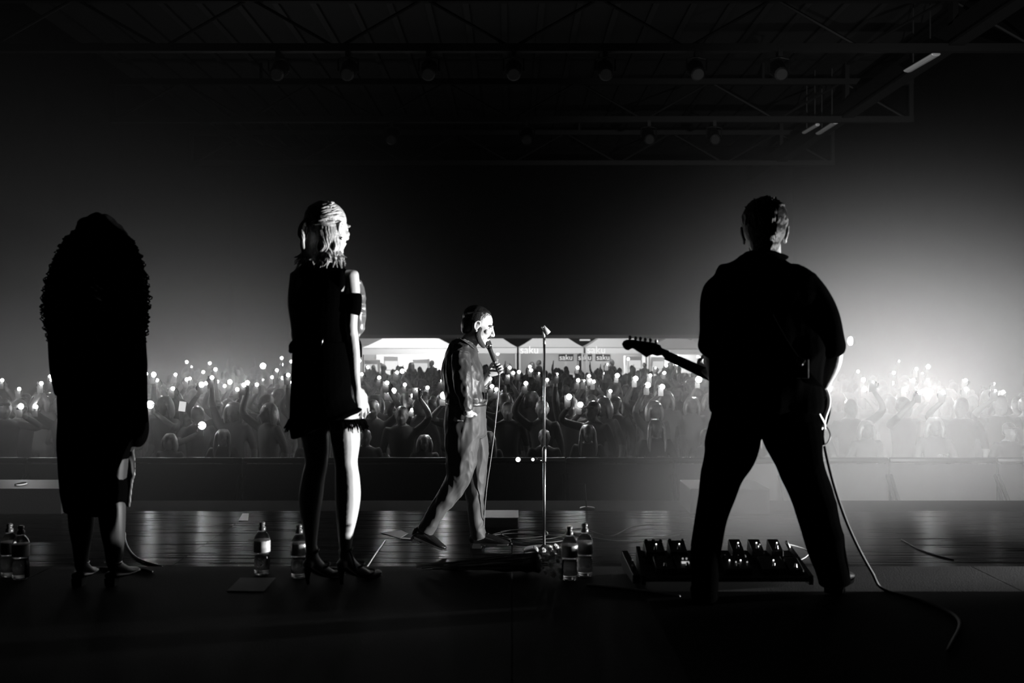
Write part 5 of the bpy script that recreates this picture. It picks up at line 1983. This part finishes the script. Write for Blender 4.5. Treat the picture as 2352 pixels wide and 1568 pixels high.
# the phones, each its own body with a torch that shines
PHONE = MB().box((-.020, .0065, -.055), (.074, .009, .150))
pm_ = clean(PHONE.mesh('smartphone'))
pm_.materials.append(mat('phone_shell', .03, .3))
TORCH = {}
for key, r_, e_ in (('s', .016, 14), ('n', .026, 22), ('b', .036, 30), ('c', .048, 45)):
    tm = clean(MB().ell((0, 0, 0), (r_, .006, r_), nu=16, nv=8).mesh('torch'))
    tm.polygons.foreach_set('use_smooth', [True] * len(tm.polygons))
    tm.materials.append(mat_emit('torch_' + key, 1.0, e_))
    TORCH[key] = (tm, r_)
PW = {'s': 2, 'n': 5, 'b': 10, 'c': 20}
LIGHTS = {}
for key in PW:
    l = bpy.data.lights.new('torch_light', 'POINT')
    l.energy = PW[key]
    l.shadow_soft_size = .004
    LIGHTS[key] = l
for j, i in enumerate(sorted(range(N_PH), key=lambda i: targets[i][0].x)):
    p, key, sc = targets[i]
    o = bpy.data.objects.new('smartphone', pm_)
    COL.objects.link(o)
    o.location = p
    tag(o, 'phone held up in the crowd with its torch shining, %s torch from the left' % ordinal(j), 'phone', 'lit phones over the crowd')
    tm, r_ = TORCH[key]
    far = max(1.0, p.y / 17.0)
    c = bpy.data.objects.new('torch', tm)
    COL.objects.link(c)
    c.parent = o
    c.scale = (far, 1, far)
    l = bpy.data.objects.new('torch_light', LIGHTS[key])
    COL.objects.link(l)
    l.parent = o
    l.location = (0, -.012, 0)

# one phone held up showing its bright screen
p = P(419, 933, 13.0)
t = thing('smartphone', 'phone with a bright white screen held up in the crowd by the curly-haired woman', 'phone', p)
obj('phone_shell', MB().box(p, (.10, .010, .145), rot('Y', 8)), mat('phone_shell', .03, .3), t, smooth=False, bevel=.004)
obj('screen', MB().box(p + Vector((0, -.006, 0)), (.088, .003, .128), rot('Y', 8)), mat_emit('screen_glow', 1.0, .75), t, smooth=False)

# the people farther back: too many and too small to count
far_ = [person_mesh(l, p_, .045, False) for l, p_ in ((0, None), (1, None), (3, 'chest'), (4, 2.05))]
V, Fc, Mi = [], [], []
off = 0
src = []
for me in far_:
    co = get_co(me)
    fs = [tuple(pl.vertices) for pl in me.polygons]
    mi = [pl.material_index for pl in me.polygons]
    keep = [k2 for k2, f in enumerate(fs) if co[list(f)][:, 2].mean() > .75]
    src.append((co, [fs[k2] for k2 in keep], [mi[k2] for k2 in keep]))
y = max(D_END, 17.5)
cnt = 0
while y < 33.4:
    half = min(HX - .5, y * 1176 / FPX + .3)
    x = -half
    while x < half:
        xx, yy = x + rr.uniform(-.12, .12), y + rr.uniform(-.15, .15)
        sc = rr.uniform(.92, 1.06)
        if free(xx, yy, .62):
            co, fs, mi = src[rr.choice([0, 0, 1, 1, 2, 2, 2, 3 if yy > 30 else 0])]
            a = rr.uniform(-.4, .4)
            R2 = np.array([[math.cos(a), -math.sin(a), 0], [math.sin(a), math.cos(a), 0], [0, 0, 1]])
            V.append((co * sc) @ R2.T + np.array([xx, yy, 0]))
            Fc.extend([tuple(v + off for v in f) for f in fs])
            Mi.extend(mi)
            off += len(co)
            cnt += 1
        x += rr.uniform(.6, .85)
    y += .72
me = bpy.data.meshes.new('crowd')
me.from_pydata(np.vstack(V), [], Fc)
me.polygons.foreach_set('material_index', np.array(Mi, np.int32))
me.polygons.foreach_set('use_smooth', [True] * len(me.polygons))
for m_ in (CROWD_HAIR[0], CROWD_TOP[0], CROWD_LEG):
    me.materials.append(m_)
me.update()
o = bpy.data.objects.new('crowd', me)
COL.objects.link(o)
tag(o, 'dense dark crowd standing at the back of the hall before the bright tents', 'crowd', kind='stuff')
print('placed', len(placed), 'phones', N_PH, 'of', len(phones), 'far', cnt, 'D_END', D_END)
# ------------------------------------------------------------------ the yard outside with its tents
struct('ground_outside', MB().box((0, 62, -.06), (90, 55.6, .12)), mat('asphalt', .06, .8, vary=.3, vscale=.6))
TENT = mat('tent_canvas', .62, .8, spec=.1)
POLE = mat('tent_pole', .4, .4, metal=.6)
TEXTM = mat('white_lettering', .85, .6)


LET = {}


def text_obj(body, loc, size, m, parent, name='lettering'):
    """flat raised letters facing the stage, as a mesh part"""
    cu = bpy.data.curves.new(name, 'FONT')
    cu.body = body
    cu.size = size
    cu.align_x = 'CENTER'
    cu.align_y = 'CENTER'
    cu.extrude = .008
    o = bpy.data.objects.new(name, cu)
    COL.objects.link(o)
    dg = bpy.context.evaluated_depsgraph_get()
    me = bpy.data.meshes.new_from_object(o.evaluated_get(dg))
    bpy.data.objects.remove(o)
    bpy.data.curves.remove(cu)
    me.transform(Matrix.Translation(Vector(loc)) @ Matrix.Rotation(PI / 2, 4, 'X'))
    return obj(name, me, m, parent, smooth=False)


def tent(cx, cy, w, eave, peak, label, letter=None, dim=1.0, lamp=90, skirt=.26, wall=.4):
    t = thing('market_tent', label, 'tent', (cx, cy, 0), 'white market tents behind the hall')
    h = w / 2
    c = [(cx - h, cy - h), (cx + h, cy - h), (cx + h, cy + h), (cx - h, cy + h)]
    tm = mat('tent_canvas_%d' % int(dim * 100), .62 * dim, .8, spec=.1)
    n = 5
    V, F = [], []
    for k_ in range(n + 1):
        u = k_ / n
        z = eave + (peak - eave) * (u ** 1.12)
        for x, y in c:
            V.append((cx + (x - cx) * (1 - u * .985), cy + (y - cy) * (1 - u * .985), z))
    V2 = [(x, y, z - .02) for x, y, z in V]
    for k_ in range(n):
        for j in range(4):
            a, b_ = k_ * 4 + j, k_ * 4 + (j + 1) % 4
            F.append((a, b_, b_ + 4, a + 4))
    m = len(V)
    F2 = [tuple(reversed([i + m for i in f])) for f in F]
    F3 = []
    for j in range(4):
        k2 = (j + 1) % 4
        F3.append((j, m + j, m + k2, k2))
    top = n * 4
    F3.append((top, top + 1, top + 2, top + 3))
    F3.append((m + top + 3, m + top + 2, m + top + 1, m + top))
    obj('canopy', MB().add(V + V2, F + F2 + F3), tm, t, smooth=False)
    for j in range(4):
        (xa, ya), (xb, yb) = c[j], c[(j + 1) % 4]
        nx, ny = (yb - ya) / w * .01, -(xb - xa) / w * .01
        obj('valance', MB().hexa([(xa, ya, eave - skirt), (xb, yb, eave - skirt), (xb - nx, yb - ny, eave - skirt), (xa - nx, ya - ny, eave - skirt), (xa, ya, eave), (xb, yb, eave), (xb - nx, yb - ny, eave), (xa - nx, ya - ny, eave)]), tm, t, smooth=False)
        obj('pole', MB().box((xa + (cx - xa) * .04, ya + (cy - ya) * .04, (eave - .03) / 2), (.07, .07, eave - .03)), POLE, t, smooth=False)
    if wall:
        obj('back_wall', MB().box((cx, cy + h - .06, (eave - .05) / 2), (w * .94, .02, eave - .05)), mat('tent_wall_%d' % int(wall * 100), wall, .8), t, smooth=False)
    if letter is not None:
        text_obj('saku', (cx + letter, cy - h - .02, eave - skirt * .48), .46, TEXTM, t)
    if lamp:
        l = point('tent_lamp', (cx, cy - .2, eave - .15), lamp, .15)
        l.parent = t
        l.location = Vector((0, -.2, eave - .15))
    return t


DT = 45.0


def tx(px, D=DT):
    return (px - 1176) * D / FPX


EV = CAM_Z - 13.5 * 43.5 / FPX
tent(tx(1113, 43.5), 45, 2.85, EV, EV + .95, 'dim white tent seen behind the singer\'s face and microphone', None, .75, 40)
tent(tx(1266, 43.5), 45, 2.85, EV, EV + .95, 'white tent with lettering directly behind the microphone stand', -.95, .8, 40)
tent(tx(1420, 43.5), 45, 2.85, EV, EV + .95, 'white tent with lettering just left of the guitar headstock', -.95, .95, 80)
tent(tx(934, 39), 41, 3.6, EV + .0, EV + 1.0, 'big bright white tent between the blonde woman and the singer', None, 1.25, 420, wall=.8)
tent(tx(1562, 46.9), 48.5, 3.3, EV - .1, EV + .62, 'bright white tent with a pointed top behind the guitar neck', None, 1.0, 260, wall=.6)
tent(tx(828, 47), 50, 3.6, EV + .1, EV + 1.3, 'white tent farther back beside the blonde woman', None, 1.1, 130)
tent(tx(1672, 50.5), 53, 4.2, EV + .1, EV + 1.6, 'large white tent farther back behind the guitarist', None, 1.15, 160)
tent(tx(1500, 57), 60, 4.8, EV + .1, EV + 1.5, 'white tent farther back above the guitar neck', None, 1.15, 150)
tent(tx(905, 58), 62, 5.0, EV + .2, EV + 1.7, 'grey tent roof farthest back on the left', None, .6, 60)

# lit drink counters, fridges and signs under the tents
LITW = mat('lit_panel', .7, .6)


def counter(px0, px1, D, z, label):
    a, b_ = tx(px0, D), tx(px1, D)
    t = thing('bar_counter', label, 'counter', ((a + b_) / 2, D, 0), 'bar counters under the tents')
    obj('front_panel', MB().box(((a + b_) / 2, D, z / 2), (b_ - a, .05, z)), LITW, t, smooth=False)
    obj('counter_top', MB().box(((a + b_) / 2, D + .28, z + .02), (b_ - a + .1, .7, .05)), MATS['grey_plastic'], t, smooth=False)
    for s in (a + .05, b_ - .05):
        obj('side_panel', MB().box((s, D + .3, z / 2), (.05, .55, z)), LITW, t, smooth=False)


counter(838, 1010, 41.5, 1.15, 'long bright bar counter under the big tent on the left')
counter(1070, 1160, 45.3, 1.05, 'bar counter under the dim tent behind the singer')
counter(1205, 1330, 45.3, 1.05, 'bar counter under the tent behind the mic stand')
counter(1372, 1480, 45.3, 1.05, 'bar counter under the tent left of the guitar headstock')
counter(1520, 1640, 45.3, 1.05, 'bar counter under the pointed tent on the right')


def fridge(px, D, w, h, e, label):
    x = tx(px, D)
    t = thing('drinks_fridge', label, 'fridge', (x, D, 0), 'lit drinks fridges under the tents')
    obj('cabinet', MB().box((x, D + .3, h / 2), (w, .6, h)), WHITE, t, smooth=False, bevel=.02)
    d = obj('glass_door', MB().box((x, D - .015, h * .48), (w * .86, .03, h * .84)), mat_emit('fridge_glow_%d' % int(e * 10), 1.0, e), t, smooth=False)
    obj('handle', MB().box((x + w * .36, D - .05, h * .5), (.03, .04, .5)), METAL, d, smooth=False)
    for k_ in range(4):
        obj('shelf', MB().box((x, D - .033, h * (.2 + .17 * k_)), (w * .84, .006, .025)), MATS['grey_plastic'], d, smooth=False)
    obj('header', MB().box((x, D - .01, h * .94), (w * .9, .03, h * .09)), LITW, t, smooth=False)


fridge(899, 40.6, .62, 1.95, 1.1, 'brightly lit drinks fridge left of the singer, left one')
fridge(966, 40.6, .66, 1.85, .8, 'lit drinks fridge nearest the singer\'s back')
fridge(852, 40.6, .6, 1.8, .8, 'lit drinks fridge beside the blonde woman\'s elbow')
fridge(1455, 44.6, .75, 1.9, .7, 'lit drinks fridge below the guitar headstock')
fridge(1512, 44.6, .55, 1.85, .7, 'lit drinks fridge below the guitar neck')

for px, py, lab in ((1300, 821, 'lit sign with white lettering, left of the three under the tents'), (1343, 821, 'lit sign with white lettering, middle of the three under the tents'), (1385, 821, 'lit sign with white lettering, right of the three under the tents')):
    p = P(px, py, 44.2)
    t = thing('lit_sign', lab, 'sign', p, 'lit signs under the tents')
    obj('sign_board', MB().box(p + Vector((0, .03, 0)), (.66, .05, .30)), mat('sign_board', .12, .6), t, smooth=False)
    obj('sign_leg', MB().box((p.x, p.y + .03, (p.z - .15) / 2), (.05, .04, p.z - .15)), POLE, t, smooth=False)
    text_obj('saku', p + Vector((0, -.012, 0)), .33, mat_emit('sign_glow', 1.0, .9), t)

# bright bare lamps in the yard
for px, py, D, r_, lab in ((1143, 812, 44, .07, 'bright lamp under the tents beside the singer\'s hand'), (1558, 817, 42, .045, 'bright lamp above the guitar neck, left one'), (1603, 819, 42, .05, 'bright lamp above the guitar neck beside the guitarist'), (1609, 821, 42.2, .035, 'small lamp nearest the guitarist\'s sleeve'), (1443, 824, 42, .06, 'bright lamp below the guitar headstock'), (926, 832, 40.3, .06, 'bright lamp between the fridges on the left')):
    p = P(px, py, D)
    t = thing('yard_lamp', lab, 'lamp', p, 'bare lamps among the tents')
    obj('bulb', MB().ell(p, r_, nu=12, nv=8), mat_emit('bulb', 1.0, 8), t)
    obj('lamp_post', MB().tube([(p.x, p.y + .02, 0.0), (p.x, p.y + .02, p.z)], .02, n=8, sub=1), POLE, t)

# a dark house far behind with a few lit windows
hx = tx(1350, 85)
t = thing('far_building', 'dark building far behind the tents with a few lit windows', 'building', (hx, 87, 0))
obj('wall', MB().box((hx, 89, 3.2), (60, 4, 6.4)), mat('far_wall', .03, .9), t, smooth=False)
for px, w_ in ((1343, 1.0), (1351, .6), (1334, .35), (1374, .35)):
    p = P(px, 780.6, 86.96)
    f = obj('window', MB().box(p, (w_ * .62, .06, .16)), WHITE, t, smooth=False)
    obj('pane', MB().box(p + Vector((0, -.035, 0)), (w_ * .55, .02, .11)), mat_emit('window_glow', 1.0, .8), f, smooth=False)
obj('roof', MB().box((hx, 89, 6.5), (61, 5, .25)), mat('far_roof', .02, .9), t, smooth=False)

# round lamp on the right wall, halfway down the hall
Dl = (HX - .1) * FPX / (1955 - 1176)
p = P(1955, 783, Dl)
t = thing('wall_lamp', 'round bright lamp on the right wall behind the elbow of the guitarist', 'wall lamp', p)
obj('lamp_body', MB().lathe([(.10, 0), (.12, .03), (.12, .09)], p + Vector((0.0, 0, 0)), 18, rot('Y', 90)), BLKPAINT, t, smooth=False)
obj('lens', MB().ell(p + Vector((-.02, 0, 0)), (.07, .12, .12), nu=18, nv=8), mat_emit('wall_lamp_glow', 1.0, 30), t)
l = point('lamp_light', p, 8, .02)
l.parent = t
l.location = (-.12, -.05, 0)

# a few people in the yard between the hall and the tents
for i, (px, D, look, lab) in enumerate(((858, 38, 0, 'person standing in the lit yard beside the blonde woman'), (880, 37, 2, 'person in the lit yard before the long bright counter, left one of two'), (945, 38.5, 1, 'person in the lit yard before the long bright counter, right one of two'), (992, 39, 3, 'person in the lit yard just left of the singer\'s back'), (1168, 42, 4, 'person in the yard to the right of the singer\'s microphone'), (1222, 41, 1, 'person in the yard left of the mic stand'), (1238, 42.5, 0, 'person in the yard close to the mic stand'), (1405, 41, 2, 'person in the yard left of the guitar headstock'), (1480, 42, 0, 'person in the yard below the guitar headstock'), (1540, 41, 4, 'person in the yard below the guitar neck'))):
    o = bpy.data.objects.new('person', pmesh(look, 'chest' if i % 2 else None))
    COL.objects.link(o)
    o.location = (tx(px, D), D, 0)
    sc = .96 + .03 * (i % 4)
    o.scale = (sc, sc, sc)
    o.rotation_euler = (0, 0, (i * 1.9) % 6.28)
    tag(o, lab, 'person', 'people in the yard')
    h = bpy.data.objects.new('hair', HAIRS[look])
    COL.objects.link(h)
    h.parent = o

# added fill light, no fitting there, over the yard so that the canvases show
area('yard_fill', (0, 36.5, 6.0), (0, 45, 2.4), 1300, 12, .6)

# ------------------------------------------------------------------ haze in the hall
def haze_mat(name, blobs, base, ztop):
    """drifting banks of haze: soft clouds of scattering, thinning out upwards"""
    m = bpy.data.materials.new(name)
    m.use_nodes = True
    nt = m.node_tree
    nt.nodes.remove(nt.nodes['Principled BSDF'])
    tc = nt.nodes.new('ShaderNodeTexCoord')
    total = None

    def math_(op, a, b=None):
        n = nt.nodes.new('ShaderNodeMath')
        n.operation = op
        for i, v in enumerate((a, b)):
            if v is None:
                continue
            if hasattr(v, 'links'):
                nt.links.new(v, n.inputs[i])
            else:
                n.inputs[i].default_value = v
        return n.outputs[0]

    for c, r_, dens in blobs + [((0, 20, .8), (400, 400, ztop), base)]:
        sub = nt.nodes.new('ShaderNodeVectorMath')
        sub.operation = 'SUBTRACT'
        nt.links.new(tc.outputs['Object'], sub.inputs[0])
        sub.inputs[1].default_value = c
        div = nt.nodes.new('ShaderNodeVectorMath')
        div.operation = 'DIVIDE'
        nt.links.new(sub.outputs[0], div.inputs[0])
        div.inputs[1].default_value = r_
        dot = nt.nodes.new('ShaderNodeVectorMath')
        dot.operation = 'DOT_PRODUCT'
        nt.links.new(div.outputs[0], dot.inputs[0])
        nt.links.new(div.outputs[0], dot.inputs[1])
        e = math_('MULTIPLY', math_('EXPONENT', math_('MULTIPLY', dot.outputs['Value'], -1.0)), dens)
        total = e if total is None else math_('ADD', total, e)
    n = nt.nodes.new('ShaderNodeVolumeScatter')
    n.inputs['Color'].default_value = (1, 1, 1, 1)
    n.inputs['Anisotropy'].default_value = 0.0
    nt.links.new(total, n.inputs['Density'])
    nt.links.new(n.outputs['Volume'], nt.nodes['Material Output'].inputs['Volume'])
    return m


BANKS = [((-4.4, 15.5, 1.9), (2.1, 6.0, 1.2), .060),
         ((-4.5, 16.0, 2.4), (2.3, 7.0, 2.2), .020),
         ((4.6, 13.5, 1.75), (1.5, 2.3, 1.25), .25),
         ((4.1, 14.0, 2.3), (2.2, 3.6, 1.8), .050),
         ((2.1, 7.9, 1.25), (.85, 1.1, .60), .46)]
hz0, hz1 = 6.9, HD - .05
o = obj('haze', MB().box((0, (hz0 + hz1) / 2, 3.75), (2 * HX - .06, hz1 - hz0, 7.4)), haze_mat('haze', BANKS, .0008, 1.9), smooth=False)
tag(o, 'stage haze drifting over the crowd, thickest at the right', 'haze', kind='stuff')
